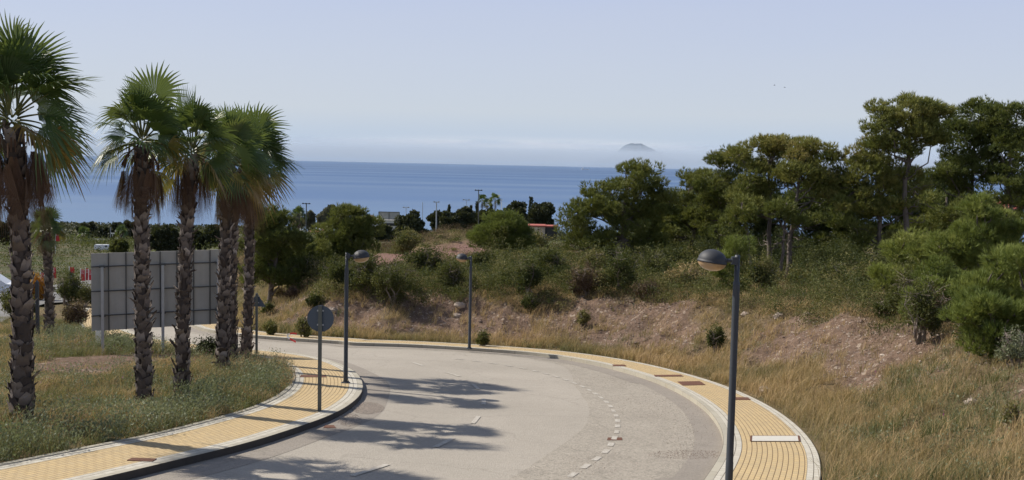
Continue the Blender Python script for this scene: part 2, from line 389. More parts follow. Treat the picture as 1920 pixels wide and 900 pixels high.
pink = pink_mask(XX, YY); far = sstep(YY, 95, 140)
def gmat():
    m, nt, N, L, b = newmat('ground_soil')
    p = geopos(nt); z = attr(nt, 'zone', 'Color'); s = N.new('ShaderNodeSeparateColor'); L.new(z, s.inputs[0])
    n1 = noise(nt, .5, 6, .65, p); n2 = noise(nt, 5, 6, .7, p); n3 = noise(nt, 26, 4, .7, p)
    dirt = mix(nt, n1, (.165, .11, .08), (.25, .175, .13)); dirt = mix(nt, ramp(nt, n2, [(.45, 0.), (.7, 1.)]), dirt, (.11, .075, .055))
    v = N.new('ShaderNodeTexVoronoi'); v.inputs['Scale'].default_value = 9; L.new(p, v.inputs['Vector'])
    dirt = mix(nt, ramp(nt, v.outputs['Color'], [(.78, 0.), (.9, .75)]), dirt, (.44, .36, .29))
    lit = mix(nt, ramp(nt, n1, [(.4, 0.), (.62, 1.)]), (.25, .185, .095), (.10, .105, .05)); lit = mix(nt, n2, lit, (.18, .13, .075))
    c = mix(nt, s.outputs[0], lit, dirt)
    pk = mix(nt, n2, (.26, .14, .13), (.24, .16, .12)); c = mix(nt, s.outputs[2], c, pk)
    nf = noise(nt, .06, 6, .7, p); nf2 = noise(nt, .5, 5, .7, p)
    fr = mix(nt, ramp(nt, nf, [(.42, 0.), (.6, 1.)]), (.075, .09, .04), (.13, .105, .065)); fr = mix(nt, ramp(nt, nf2, [(.45, 0.), (.65, 1.)]), fr, (.05, .06, .03))
    c = mix(nt, s.outputs[1], c, fr)
    L.new(c, b.inputs['Base Color']); b.inputs['Roughness'].default_value = .97; b.inputs['Specular IOR Level'].default_value = .1
    bump(nt, mth(nt, 'ADD', n2, mth(nt, 'MULTIPLY', n3, .5)), 1., .12, b)
    return m
ground = g.build('ground', gmat(), smooth=True); tag(ground, 'sloping ground of bare reddish earth and dry grass litter', 'ground', kind='structure')
za = ground.data.attributes.new('zone', 'FLOAT_COLOR', 'POINT')
za.data.foreach_set('color', np.stack([bare, far, pink, np.ones_like(bare)], -1).astype(np.float32).ravel())

# ------------------------------------------------------------------ road
def ribbon(C, Nn, o0, o1, h, sub=1, uvoff=0.):
    s = np.r_[0, np.cumsum(np.linalg.norm(np.diff(C, axis=0), axis=1))]
    offs = np.linspace(o0, o1, sub+1); V = []; UV = []
    for o in offs:
        P = C+Nn*o; V.append(np.c_[P, plane(P[:, 0], P[:, 1])+h]); UV.append(np.c_[s, np.full(len(s), o-o0+uvoff)])
    V = np.stack(V, 1); UV = np.stack(UV, 1); n, m = V.shape[:2]
    i = (np.arange(n-1)[:, None]*m+np.arange(m-1)[None]).ravel()
    return V.reshape(-1, 3), np.stack([i, i+1, i+m+1, i+m], -1), UV.reshape(-1, 2)
# road surface: loft between the kerbs
n = 320
def resamp(C, n):
    s = np.r_[0, np.cumsum(np.linalg.norm(np.diff(C, axis=0), axis=1))]; q = np.linspace(0, s[-1], n); return np.c_[np.interp(q, s, C[:, 0]), np.interp(q, s, C[:, 1])]
A_ = resamp(CI-NI*-.06, n); B_ = resamp(CO+NO*.06, n); tt = np.linspace(0, 1, 12)
V = A_[:, None]*(1-tt)[None, :, None]+B_[:, None]*tt[None, :, None]; V = np.concatenate([V, plane(V[..., 0], V[..., 1])[..., None]], -1)
i = (np.arange(n-1)[:, None]*12+np.arange(11)[None]).ravel()
g = Geo(); g.add(V.reshape(-1, 3), np.stack([i, i+1, i+13, i+12], -1))
road = g.build('road', M['road']); tag(road, 'curving pale worn asphalt road sweeping downhill to the left', 'road', kind='structure')
def strip(C, Nn, o0f, o1, h, name, mat):
    g = Geo(); m = len(C)
    P0 = C+Nn*o0f[:, None]; P1 = C+Nn*o1
    V = np.vstack([np.c_[P0, plane(P0[:, 0], P0[:, 1])+h], np.c_[P1, plane(P1[:, 0], P1[:, 1])+h]])
    i = np.arange(m-1); g.add(V, np.stack([i, i+1, i+m+1, i+m], -1)); return g.build(name, mat, road)
wI = -(.75+.05*np.sin(np.arange(len(CI))*.3)); strip(CI, NI, wI, .05, .004, 'gutter_strip', M['road_in'])
sO = np.arange(len(CO)); wO = -(2.0+.4*fbm(sO*.3, sO*0., 6.))*sstep(-CO[:, 1], -41, -30)-.9
strip(CO, NO, wO, .05, .004, 'coarse_shoulder', M['road_out'])
wO2 = -(.6+.25*(vn(sO*.3, sO*0., 5.) > .5)); strip(CO, NO, wO2, .05, .008, 'gutter_strip', M['road_in'])

M['kerbdark'] = simple('shade_and_tar_kerb_face', (.055, .048, .042), .9, 0, .3, 6)  # near-black colour paints in the inner face's shade along with tar stain
def pavement(C, Nn, label, swl):
    top = None
    def part(name, o0, o1, h, mat, parent, sub=1, drop0=0., drop1=0.):
        g = Geo(); V, Q, UV = ribbon(C, Nn, o0, o1, h, sub); uvs = [UV]
        g.add(V, Q)
        for dr, o, sgn in ((drop0, o0, 1), (drop1, o1, -1)):
            if dr:
                P = C+Nn*o; z = plane(P[:, 0], P[:, 1])+h; m = len(C)
                W = np.vstack([np.c_[P, z], np.c_[P, z-dr]]); i = np.arange(m-1); q = np.stack([i, i+m, i+m+1, i+1], -1)
                g.add(W, q if sgn > 0 else q[:, ::-1]); s = UV[::sub+1, 0]
                uvs.append(np.vstack([np.c_[s, np.full(m, .05)], np.c_[s, np.full(m, .05+dr)]]))
        return g.build(name, mat, parent, uv=np.vstack(uvs))
    y = part('pavement', .38, 1.62, .13, M['yellow'], None, 6); tag(y, label, 'pavement', kind='structure')
    part('border_pavers', .14, .38, .132, M['whitepave'], y); part('border_pavers', 1.62, 1.86, .132, M['whitepave'], y)
    part('kerb', 0., .14, .135, M['kerb'], y, 1, .35*swl, .02)
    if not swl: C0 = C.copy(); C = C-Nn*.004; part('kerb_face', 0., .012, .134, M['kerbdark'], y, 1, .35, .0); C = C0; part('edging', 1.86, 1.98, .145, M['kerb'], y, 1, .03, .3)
    return y
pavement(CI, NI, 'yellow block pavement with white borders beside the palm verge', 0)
pavement(CO, NO, 'yellow block pavement with white borders along the outer bend', 1)

# painted dashes
def dashes(pts, L0, gap, w, name, wear=0.):
    C = cr([P2(*q) for q in pts], .1); s = np.arange(len(C))*.1; g = Geo(); Nn = normals(C); a = 0.
    while a+L0 < s[-1]:
        q = np.linspace(a, a+L0, 5); P = np.c_[np.interp(q, s, C[:, 0]), np.interp(q, s, C[:, 1])]; nn = np.c_[np.interp(q, s, Nn[:, 0]), np.interp(q, s, Nn[:, 1])]
        ww = w*(1-wear*random.random())
        l = P+nn*ww/2; r = P-nn*ww/2; V = np.vstack([np.c_[l, plane(l[:, 0], l[:, 1])+.012], np.c_[r, plane(r[:, 0], r[:, 1])+.012]])
        i = np.arange(4); g.add(V, np.stack([i, i+1, i+6, i+5], -1)); a += L0+gap
    return g.build(name, M['paint'], road)
dashes([(660, 893), (740, 867), (820, 837), (877, 803), (905, 766), (901, 735), (863, 707), (798, 688), (733, 664)], 1.15, 2.0, .12, 'centre_dashes', .15)
dashes([(1068, 895), (1105, 870), (1135, 848), (1152, 822), (1158, 800), (1155, 780), (1140, 757), (1115, 738), (1085, 722), (1040, 706), (990, 693), (940, 684), (880, 676), (835, 671)], .42, .42, .13, 'edge_dashes', .25)

def quad_patch(px, name, mat, h, label, cat, parent=None, thick=.03, group=None, frame=None):
    P = [pl(x, y, .13 if h > .1 else 0.) for x, y in px]; c = sum(P)/4
    g = Geo(); V = []
    for dz in (h, h-thick):
        for p in P: V.append((p[0], p[1], plane(p[0], p[1])+dz))
    g.add(V, [[0, 1, 2, 3], [7, 6, 5, 4], [0, 4, 5, 1], [1, 5, 6, 2], [2, 6, 7, 3], [3, 7, 4, 0]])
    o = g.build(name, mat, origin=c); tag(o, label, cat, group)
    if frame is not None:
        g = Geo(); k = [np.array(v)-c for v in V[:4]]; k2 = [q*1.07+np.array([0, 0, .003]) for q in k]; k1 = [q*.985+np.array([0, 0, .003]) for q in k]
        g.add(k1+k2, [[i, (i+1) % 4, 4+(i+1) % 4, 4+i] for i in range(4)]); g.build('frame', frame, o)
    return o
HC = .142
quad_patch([(1409, 828), (1498, 828), (1496, 818), (1410, 818)], 'inspection_cover', M['stonecover'], HC, 'pale concrete inspection cover framed in rust set in the yellow pavement nearest the viewer', 'cover', frame=M['rust'])
gr = 'rusty iron covers set into the pavements'
for q, lb in (([(1280, 723), (1323, 722), (1312, 715), (1270, 716)], 'largest rusty square cover in the outer pavement at the bend'),
              ([(1229, 706.5), (1282, 706), (1276, 703), (1226, 703.5)], 'thin rusty cover in the outer pavement just above the largest rusty one'),
              ([(1150, 687), (1175, 687), (1171, 684), (1148, 684)], 'small rusty cover farthest along the outer pavement'),
              ([(1374, 750), (1408, 750), (1402, 745.5), (1370, 745.5)], 'small rusty cover on the outer pavement just right of the nearest lamp pole'),
              ([(238, 864), (286, 866), (294, 861), (248, 859)], 'rusty cover in the pavement by the palms at bottom left'),
              ([(562, 707.5), (612, 707.5), (610, 703.5), (564, 703.5)], 'narrow rusty cover in the left pavement behind the round sign')):
    quad_patch(q, 'iron_cover', M['rust'], HC, lb, 'cover', group=gr)
quad_patch([(606, 803), (630, 803), (626, 798), (610, 798)], 'drain_grate', M['rust'], .012, 'rusty drain grate in the road gutter beside the left kerb', 'drain')
quad_patch([(1138, 826), (1167, 826), (1166, 821), (1140, 821)], 'road_gully', M['rust'], .011, 'small dark gully lid crossing the dashed edge line of the road', 'drain')

# ------------------------------------------------------------------ sea, mountain
def seamat():
    m, nt, N, L, b = newmat('sea_water')
    p = geopos(nt); mp = N.new('ShaderNodeMapping'); mp.inputs['Scale'].default_value = (.00035, .0022, 1); L.new(p, mp.inputs[0])
    n = noise(nt, 1., 6, .6, mp.outputs[0]); sx = N.new('ShaderNodeSeparateXYZ'); L.new(p, sx.inputs[0])
    dist = mth(nt, 'DIVIDE', sx.outputs['Y'], 9000.)
    base = ramp(nt, dist, [(.09, (.125, .21, .34)), (.16, (.08, .15, .285)), (.35, (.036, .10, .23)), (1., (.014, .062, .165))])
    c = mix(nt, mth(nt, 'MULTIPLY', ramp(nt, n, [(.42, 0.), (.62, 1.)]), .8), base, (.13, .20, .31))
    mp2 = N.new('ShaderNodeMapping'); mp2.inputs['Scale'].default_value = (.01, .03, 1); L.new(p, mp2.inputs[0]); n2 = noise(nt, 1, 5, .7, mp2.outputs[0])
    c = mix(nt, mth(nt, 'MULTIPLY', n2, .22), c, (.045, .09, .20))
    L.new(mix(nt, .06, c, (.22, .22, .24)), b.inputs['Base Color']); b.inputs['Roughness'].default_value = .5; b.inputs['Specular IOR Level'].default_value = .12  # slight grey mixed into the base colour stands in for reflection
    return m
g = Geo(); ys = [830, 1500, 3000, 7000, 16000, 40000, 79500]
for a, b_ in zip(ys[:-1], ys[1:]):
    g.add([(-79500, a, -60), (79500, a, -60), (79500, b_, -60), (-79500, b_, -60)], [[0, 1, 2, 3]])
tag(g.build('sea', seamat()), 'calm blue sea reaching to the horizon', 'sea', kind='structure')
prof = [(1158, 284), (1163, 279), (1170, 273), (1178, 270), (1184, 268.5), (1192, 269.5), (1202, 269), (1208, 272), (1216, 276), (1224, 279), (1232, 284)]
D = 42000.; g = Geo(); xs = np.linspace(1100, 1290, 100); ridge = np.interp(xs, [p[0] for p in [(1100, 308)]+[(1138, 296)]+prof+[(1256, 296), (1290, 308)]], [308, 296]+[p[1] for p in prof]+[296, 308])
V = []
rows = [(-.22, -60), (-.12, .35), (-.04, .8), (0, 1.), (.06, .7), (.2, -60)]
for dy, k in rows:
    for x, yy in zip(xs, ridge):
        p = at(x, yy+random.uniform(-.12, .12), D); z = -60 if k == -60 else -60+(p[2]+60)*k*(1+random.uniform(-.06, .06)*(k < 1)); V.append((p[0], D*(1+dy*.25), z))
nx = len(xs); i = (np.arange(5)[:, None]*nx+np.arange(nx-1)[None]).ravel()
g.add(V, np.stack([i, i+1, i+nx+1, i+nx], -1))
tag(g.build('mountain', M['hill'], smooth=True), 'faint blue mountain across the sea', 'mountain', kind='structure')

# ------------------------------------------------------------------ vegetation primitives
def rand_dirs(n): v = rs.normal(size=(n, 3)); return v/np.linalg.norm(v, axis=1)[:, None]
def leaves(g, P, size, tint, aspect=.5, up=0.3):
    n = len(P); d = rand_dirs(n); d[:, 2] = np.abs(d[:, 2])*.8+up; d /= np.linalg.norm(d, axis=1)[:, None]
    s = np.cross(d, rand_dirs(n)); s /= np.linalg.norm(s, axis=1)[:, None]+1e-9
    sz = (size*rs.uniform(.6, 1.3, n))[:, None]
    V = np.stack([P, P+d*sz*.5+s*sz*aspect*.5, P+d*sz, P+d*sz*.5-s*sz*aspect*.5], 1).reshape(-1, 3)
    i = np.arange(n)*4; g.add(V, np.stack([i, i+1, i+2, i+3], -1), tint=np.repeat(tint, 4))
def tufts(g, P, D, k, L, w, tint, spread=.55):
    """needle tufts at P pointing along D"""
    n = len(P); P = np.repeat(P, k, 0); D = np.repeat(D, k, 0)+rand_dirs(n*k)*spread; D /= np.linalg.norm(D, axis=1)[:, None]
    s = np.cross(D, rand_dirs(n*k)); s /= np.linalg.norm(s, axis=1)[:, None]+1e-9; l = (L*rs.uniform(.7, 1.25, n*k))[:, None]
    V = np.stack([P-s*w, P+s*w, P+D*l], 1).reshape(-1, 3); i = np.arange(n*k)*3
    g.add(V, T=np.stack([i, i+1, i+2], -1), tint=np.repeat(np.repeat(tint, k)+rs.uniform(-.12, .12, n*k), 3))
def limb(g, a, b, r0_, r1, n=5, sag=.0, wob=.06, sides=6):
    a = np.array(a, float); b = np.array(b, float); L = np.linalg.norm(b-a); t = np.linspace(0, 1, n)[:, None]
    P = a+(b-a)*t; P[1:-1] += rs.normal(size=(n-2, 3))*L*wob; P[:, 2] += (4*t*(1-t)*sag*L)[:, 0]
    g.tube(P, np.linspace(r0_, r1, n), sides, cap=False); return P
def ell_pads(ells, Y, dens, depthk=.8):
    """ellipses in pixels at depth Y -> pad centres in 3D"""
    out = []; sc = F/Y
    for e in ells:
        cx, cy, rx, ry = e[:4]; c = at(cx, cy, Y); a = rx/sc; b = ry/sc; dpt = a*depthk
        if len(e) > 4: c = c+np.array([0, e[4], 0])
        nn = max(3, int(1.45*dens*(a*b*dpt)**.72)); d = rand_dirs(nn); rad = rs.uniform(.25, 1., nn)**.45
        p = c+d*rad[:, None]*np.array([a, dpt, b]); keep = ~((d[:, 2] < -.55)&(rs.rand(nn) < .6)); out.append(p[keep])
    return np.vstack(out)
def pine(base, top, ells, Y, label, cat='pine tree', group=None, dens=9., pad=.6, nt=85, k=7, L=.24, w=.02, tint=(.2, .6), mat='needle', lean=None, tr=.17, fork=None, name='pine_tree', warm=None, dead=0, seg=.35):
    base = np.array(base, float); top = np.array(top, float)
    root = empty(name, base, label, cat, group)
    pads = ell_pads(ells, Y, dens); gt = Geo(); H = top-base
    tn = 9; t = np.linspace(0, 1, tn)[:, None]; tp = base+H*t; hl = np.linalg.norm(H)
    tp[1:-1, :2] += np.cumsum(rs.normal(size=(tn-2, 2))*.012*hl, 0)*np.sin(np.linspace(.2, 3, tn-2))[:, None]
    rr = np.linspace(tr, tr*.35, tn); rr[0] *= 1.25
    gt.tube(tp, rr, 9)
    # main limbs towards groups of pads
    nm = max(5, min(26, len(pads)//4)); idx = rs.choice(len(pads), nm, replace=False); ends = []
    for j in idx:
        q = pads[j]; ht = np.clip((q[2]-base[2])/H[2]-rs.uniform(.08, .25), seg, .97); kx = ht*(tn-1); i0 = int(kx); fr = kx-i0
        a = tp[i0]*(1-fr)+tp[min(i0+1, tn-1)]*fr
        P = limb(gt, a, q, tr*.38*(1.15-ht*.6), .025, 6, -.05, .05); ends.append(P)
    E_ = np.vstack(ends)
    for q in pads:
        dd = np.linalg.norm(E_-q, axis=1); j = dd.argmin()
        if dd[j] > .15: limb(gt, E_[j], q, .03, .012, 3, 0, .06, 4)
    for _ in range(dead):
        h = rs.uniform(.25, .6); a = base+H*h; dr = rand_dirs(1)[0]; dr[2] = rs.uniform(-.15, .25)
        e = a+dr*rs.uniform(.8, 2.2); P = limb(gt, a, e, .035, .01, 5, 0, .08, 4)
        for q in P[2:]: limb(gt, q, q+rand_dirs(1)[0]*.5, .012, .004, 3, 0, .1, 3)
    gt.build('trunk', M['bark'], root, True, origin=base)
    gc = Geo(); PP = []; DD = []; TT = []
    cz = pads[:, 2].mean()
    for q in pads:
        m_ = int(nt*rs.uniform(.6, 1.3)); d = rand_dirs(m_); d[:, 2] = d[:, 2]*.75+.25; r_ = pad*rs.uniform(.7, 1.25)
        PP.append(q+d*np.array([1, 1, .78])*r_*(rs.uniform(.25, 1, m_)**.5)[:, None]); dd = d+np.array([0, 0, .75]); DD.append(dd/np.linalg.norm(dd, axis=1)[:, None])
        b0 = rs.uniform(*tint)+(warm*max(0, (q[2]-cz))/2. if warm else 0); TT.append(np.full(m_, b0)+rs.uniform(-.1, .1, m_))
    tufts(gc, np.vstack(PP), np.vstack(DD), k, L, w, np.concatenate(TT)); gc.build('crown', M[mat], root, origin=base)
    return root
def bush(base, wd, ht, label, mat='leaf', n=2600, size=.09, tint=(.2, .7), cat='shrub', name='shrub', group=None, lobes=9, stems=7, aspect=.55, dpt=None, flat=0., stemmat='twig', seed_h=0.):
    base = np.array(base, float); root = empty(name, base, label, cat, group); dpt = dpt or wd*.8
    gs = Geo(); g_ = Geo(); a = wd/2; c = dpt/2
    for j in range(lobes):
        th = rs.uniform(0, 2*PI); r = rs.uniform(0, .62)**.7; zz = rs.uniform(.25, .8)*(1-.3*r)
        cc = np.array([math.cos(th)*a*r, math.sin(th)*c*r, ht*zz]); rad = np.array([a, c, ht*.5])*rs.uniform(.26, .46)
        m_ = n//lobes; d = rand_dirs(m_); P = cc+d*rad*(rs.uniform(.15, 1, m_)**.4)[:, None]; P += rs.normal(size=P.shape)*min(wd, ht)*.05
        P[:, 2] = np.maximum(P[:, 2], .02); tt_ = rs.uniform(*tint)+rs.uniform(-.18, .18, m_)
        leaves(g_, P+base, size, tt_, aspect)
    for j in range(lobes*4):
        th = rs.uniform(0, 2*PI); r = rs.uniform(.1, .95); m_ = max(12, n//110); u = rs.rand(m_); a0 = np.array([math.cos(th)*a*r*.6, math.sin(th)*c*r*.6, ht*.35]); a1 = np.array([math.cos(th)*a*r*1.15, math.sin(th)*c*r*1.15, ht*(1.12-.45*r*r)*rs.uniform(.8, 1.12)])
        P = a0+(a1-a0)*u[:, None]+rs.normal(size=(m_, 3))*size*.8; leaves(g_, P+base, size, rs.uniform(*tint)+.12+rs.uniform(-.12, .12, m_), aspect)
    for j in range(stems):
        th = rs.uniform(0, 2*PI); e = base+np.array([math.cos(th)*a*.6, math.sin(th)*c*.6, ht*rs.uniform(.6, .95)])
        P = limb(gs, base+np.array([math.cos(th)*.05, math.sin(th)*.05, -.1]), e, .03*ht**.5, .006, 6, .05, .06, 5)
        for q in P[2:]:
            for _ in range(3): limb(gs, q, q+rand_dirs(1)[0]*np.array([1, 1, .7])*ht*.25+np.array([0, 0, ht*.08]), .008, .003, 3, 0, .1, 3)
    gs.build('stems', M[stemmat], root, origin=base); g_.build('foliage', M[mat], root, origin=base)
    return root
def needle_bush(base, ells, Y, label, mat='needle_fresh', tint=(.2, .8), **kw):
    c = np.mean([at(e[0], e[1], Y) for e in ells], 0); top = c.copy(); top[0] = base[0]*.5+c[0]*.5
    return pine(base, top, ells, Y, label, mat=mat, tint=tint, tr=.07, seg=.08, **kw)

# ------------------------------------------------------------------ palms
def fan_leaf(g, hub0, d, up, Lp, Lb, tint, droop=.5, nseg=28, span=2.05, wind=.0, rows=((.10, 1.), (.5, 1.), (.78, .55), (1., .06)), gp=None, fold=.22):
    d = d/np.linalg.norm(d); up = up-d*np.dot(up, d); up /= np.linalg.norm(up)+1e-9; s = np.cross(d, up)
    # petiole, bending under gravity
    t = np.linspace(0, 1, 6)[:, None]; P = hub0+d*Lp*t; P[:, 2] -= (droop*.22*Lp*t**2)[:, 0]
    gp.tube(P, np.linspace(.022, .012, 6), 4, tint=.6 if tint < .8 else .95, cap=False)
    hub = P[-1]; dd = P[-1]-P[-2]; dd /= np.linalg.norm(dd); up = up-dd*np.dot(up, dd); up /= np.linalg.norm(up); s = np.cross(dd, up)
    a = np.linspace(-span, span, nseg); da = a[1]-a[0]; ln = Lb*(.74+.26*np.cos(a*.75))*rs.uniform(.93, 1.06, nseg)
    ta = tint+rs.uniform(-.06, .06, nseg); V = []; TV = []
    dr = droop*rs.uniform(.6, 1.4, nseg)
    for r, wf in rows:
        rl = r*ln; w = np.tan(abs(da)/2)*min(r, .55)*ln*wf
        tipd = np.clip((r-.42)/.58, 0, 1)
        for k in (-1, 0, 1):
            ca = np.cos(a); sa = np.sin(a)
            rad = ca[:, None]*dd+sa[:, None]*s; tan = -sa[:, None]*dd+ca[:, None]*s
            p = hub+rad*rl[:, None]+tan*(k*w)[:, None]+up*((.28*np.abs(sa)*rl*(1-tipd*.5))-(0 if k else fold*w*1.0))[:, None]
            p[:, 2] -= tipd**1.6*dr*ln*.55; p[:, 0] += wind*tipd**1.5*ln*.5
            V.append(p); TV.append(ta+.10*tipd)
    V = np.stack(V, 1); m = V.shape[1]; TV = np.stack(TV, 1); nr_ = len(rows)
    q = []
    for r in range(nr_-1):
        for k in (0, 1): q.append([r*3+k, r*3+k+1, r*3+3+k+1, r*3+3+k])
    Q = (np.arange(nseg)[:, None, None]*m+np.array(q)[None]).reshape(-1, 4)
    g.add(V.reshape(-1, 3), Q, tint=np.clip(TV.reshape(-1), 0, 1))
def palm(base, top, rb, rt, scale, label, skirt=14, nleaf=33, wind=.10, yellow=.12, clumps=(), name='palm_tree', group='tall fan palms on the verge', boots=1., detail=1., skirtlen=1.25, seed=1):
    global rs
    keep = rs; rs = np.random.RandomState(seed)
    base = np.array(base, float); top = np.array(top, float); root = empty(name, base, label, 'palm tree', group)
    H = top-base; hl = np.linalg.norm(H); n = 22; t = np.linspace(0, 1, n); P = base+H*t[:, None]; P[0, 2] -= .15
    bow = rs.normal(size=2)*.06; P[:, 0] += bow[0]*np.sin(t*PI); P[:, 1] += bow[1]*np.sin(t*PI)
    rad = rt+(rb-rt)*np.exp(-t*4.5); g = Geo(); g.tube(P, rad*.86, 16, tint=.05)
    # leaf bases: crossed boots spiralling up
    z = .0; k = 0; golden = 2.39996
    step = .028/boots*(.24/rt)*.62
    nb = int(hl/step*.95)
    for k in range(nb):
        h = k/nb; kk = h*(n-1); i0 = min(int(kk), n-2); c = P[i0]*(1-(kk-i0))+P[i0+1]*(kk-i0); r = np.interp(h, t, rad)
        th = k*golden+rs.normal()*.22; er = np.array([math.cos(th), math.sin(th), 0]); et = np.array([-math.sin(th), math.cos(th), 0]); ez = np.array([0, 0, 1.])
        w = r*rs.uniform(.45, .85); L = .165*rs.uniform(.65, 1.4)*(r/.2)**.3; out = rs.uniform(.02, .075)*(1.5 if rs.rand() < .12 else 1); sk = rs.normal()*.06; lo = c+er*r*.86
        if rs.rand() < .05: out += .07
        tt_ = np.clip(rs.normal(.42, .28), 0, 1)
        # a boot: broad base, two horns at the top
        pts = [(-w, -.1*L, .0), (w, -.1*L, .0), (-w*.85, .45*L, out*.6), (w*.85, .45*L, out*.6), (0, .50*L, out*.95), (-w*.62+sk, L, out*1.25), (w*.62+sk, L, out*1.25), (sk, .72*L, out*1.1), (0, -.25*L, .035)]
        V = [lo+et*a+ez*b+er*o for a, b, o in pts]
        V2 = [v-er*.018 for v in V[2:8]]
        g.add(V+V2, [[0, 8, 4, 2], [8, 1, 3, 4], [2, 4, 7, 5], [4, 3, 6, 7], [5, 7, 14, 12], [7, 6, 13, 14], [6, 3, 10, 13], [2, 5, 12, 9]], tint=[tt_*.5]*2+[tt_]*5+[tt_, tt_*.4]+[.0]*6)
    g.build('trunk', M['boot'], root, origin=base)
    gl = Geo(); gp = gl
    for k in range(nleaf):
        f = (k+.5)/nleaf; el = math.radians(84-104*f**.95+rs.normal()*11); hz = math.cos(el)**1.5; az = k*golden+rs.normal()*.25
        d = np.array([math.cos(el)*math.cos(az), math.cos(el)*math.sin(az), math.sin(el)]); d[0] += wind*.22; d[1] *= .40; d /= np.linalg.norm(d)
        up = np.array([0, 0, 1.])-d*d[2]; up = up/(np.linalg.norm(up)+1e-6) if np.linalg.norm(up) > .2 else np.array([-math.cos(az), -math.sin(az), 0.2])
        roll = rs.normal()*.7; sd = np.cross(d, up); up = up*math.cos(roll)+sd*math.sin(roll)
        age = f; tn = .05+.36*age+rs.normal()*.12
        if age > .8 and rs.rand() < .3+yellow*2: tn = rs.uniform(.58, .85)
        Lp = scale*rs.uniform(.38, .92)*(1-.34*hz); Lb = scale*rs.uniform(.72, .96)*(1-.2*hz)
        o = top+np.array([0, 0, .05*scale+ (1-f)*.25*scale])+np.array([math.cos(az), math.sin(az), 0])*.08*scale
        fan_leaf(gl, o, d, up, Lp, Lb, np.clip(tn, 0, .9), .15+.5*f+.35*rs.rand(), nseg=int(24*detail), wind=wind*.55*(.3+rs.rand()), gp=gp, span=1.05+.7*rs.rand(), rows=((.10, 1.), (.34, 1.), (.54, 1.), (.78, .5), (1., .05)))
    gl.build('crown', M['palm'], root, origin=base)
    gd = Geo(); rows = ((.08, 1.), (.35, .8), (.7, .5), (1., .1))
    if skirt:
        for k in range(skirt):
            az = k*golden+rs.normal()*.2; er = np.array([math.cos(az), math.sin(az), 0.]); el = rs.uniform(-1.56, -1.36)
            d = er*math.cos(el)+np.array([0, 0, math.sin(el)]); o = top+er*.12+np.array([0, 0, rs.uniform(-.35, .05)*scale])
            o2 = o+er*rs.uniform(.05, .17)*scale
            fan_leaf(gd, o2, d, er+np.array([0, 0, .2]), .22*scale, skirtlen*scale*rs.uniform(.6, 1.), rs.rand(), .1, nseg=int(24*detail), span=rs.uniform(.18, .34), rows=rows, gp=gd, fold=.8)
        for (dx, dz, ln_) in clumps:      # separate bunches of hanging dead leaves
            for q in range(5):
                o = top+np.array([dx*.75+rs.normal()*.03, rs.normal()*.1, dz+.15]); gd.tube([top+np.array([0, 0, .1]), top+np.array([dx*.6, 0, dz+.35]), o], [.02, .018, .014], 4, tint=.8, cap=False)
                fan_leaf(gd, o, np.array([dx*.18+rs.normal()*.04, rs.normal()*.06, -1.]), np.array([1., rs.normal()*.8, .1]), .12, ln_*rs.uniform(.8, 1.05), rs.rand(), .05, nseg=int(22*detail), span=rs.uniform(.22, .38), rows=rows, gp=gd, fold=.8)
        gd.build('dead_fronds', M['dead'], root, origin=base)
    rs = keep; return root
def palm_at(bx, by, tx, ty, rb, rt, sc, label, dYtop=0., **kw):
    b = pl(bx, by, .1); b = on_ground(b[0], b[1], 0); tp = at(tx, ty, b[1]+dYtop); return palm(b, tp, rb, rt, sc, label, **kw)
palm_at(40, 805, 22, 240, .215, .155, 1.22, 'thickest and nearest fan palm at far left, brown dead fronds hanging on both sides', clumps=((.50, -.35, 1.3), (.60, -.4, 1.15), (-.35, -.35, 1.25)), skirt=12, skirtlen=1.3, seed=11, nleaf=36, wind=.45)
palm_at(272, 762, 266, 275, .185, .14, .98, 'second fan palm from the left, standing before the left half of the billboard', clumps=((-.5, -.5, .95), (.42, -.55, .9)), skirt=14, skirtlen=1.25, seed=22)
palm_at(341, 745, 360, 296, .175, .135, .98, 'third fan palm from the left, trunk crossing the middle of the billboard', skirt=18, skirtlen=1.25, seed=33, yellow=.25)
palm_at(417, 707, 428, 312, .185, .14, 1.02, 'fan palm whose trunk hides the right edge of the billboard', skirt=20, skirtlen=1.3, seed=44, yellow=.3)
palm_at(437, 690, 445, 322, .165, .13, 1., 'fan palm half hidden between the two rightmost trunks', skirt=16, skirtlen=1.3, seed=55, yellow=.3)
palm_at(461, 681, 466, 318, .17, .13, 1.25, 'rightmost fan palm of the verge, nearest to the triangular sign', skirt=18, skirtlen=1.2, seed=66, yellow=.2, wind=.35)
palm_at(93, 635, 87, 437, .17, .14, .62, 'small fan palm with a short crown far behind the nearest palm', skirt=9, seed=77, group='smaller palms farther off', nleaf=34)
def far_palm(px, pyt, Y, sc, label, seed, hpx=None, th=.13):
    b = atg(px, Y); tp = at(px, pyt, Y); palm(b, tp, th, th*.8, sc, label, skirt=4, nleaf=24, detail=.5, boots=.35, group='smaller palms farther off', seed=seed, wind=.1)
far_palm(904, 378, 250, 1.25, 'left one of the three tiny palms beside the tall floodlight mast', 81)
far_palm(913, 382, 262, 1.05, 'middle one of the three tiny palms right of the tall floodlight mast', 82)
far_palm(928, 377, 245, 1.4, 'right and fullest one of the three tiny palms past the floodlight mast', 83)
far_palm(561, 407, 560, 4.0, 'distant palm by the white town left of the floodlight mast', 84, th=.4)
far_palm(157, 443, 320, 2.2, 'bushy palm by the low pavilion beyond the green field', 85, th=.3)
far_palm(227, 441, 300, 2.0, 'pale palm behind the billboard, right of the white van', 86, th=.3)
far_palm(137, 450, 400, 1.6, 'tiny palm left of the low pavilion on the shore', 87, th=.2)

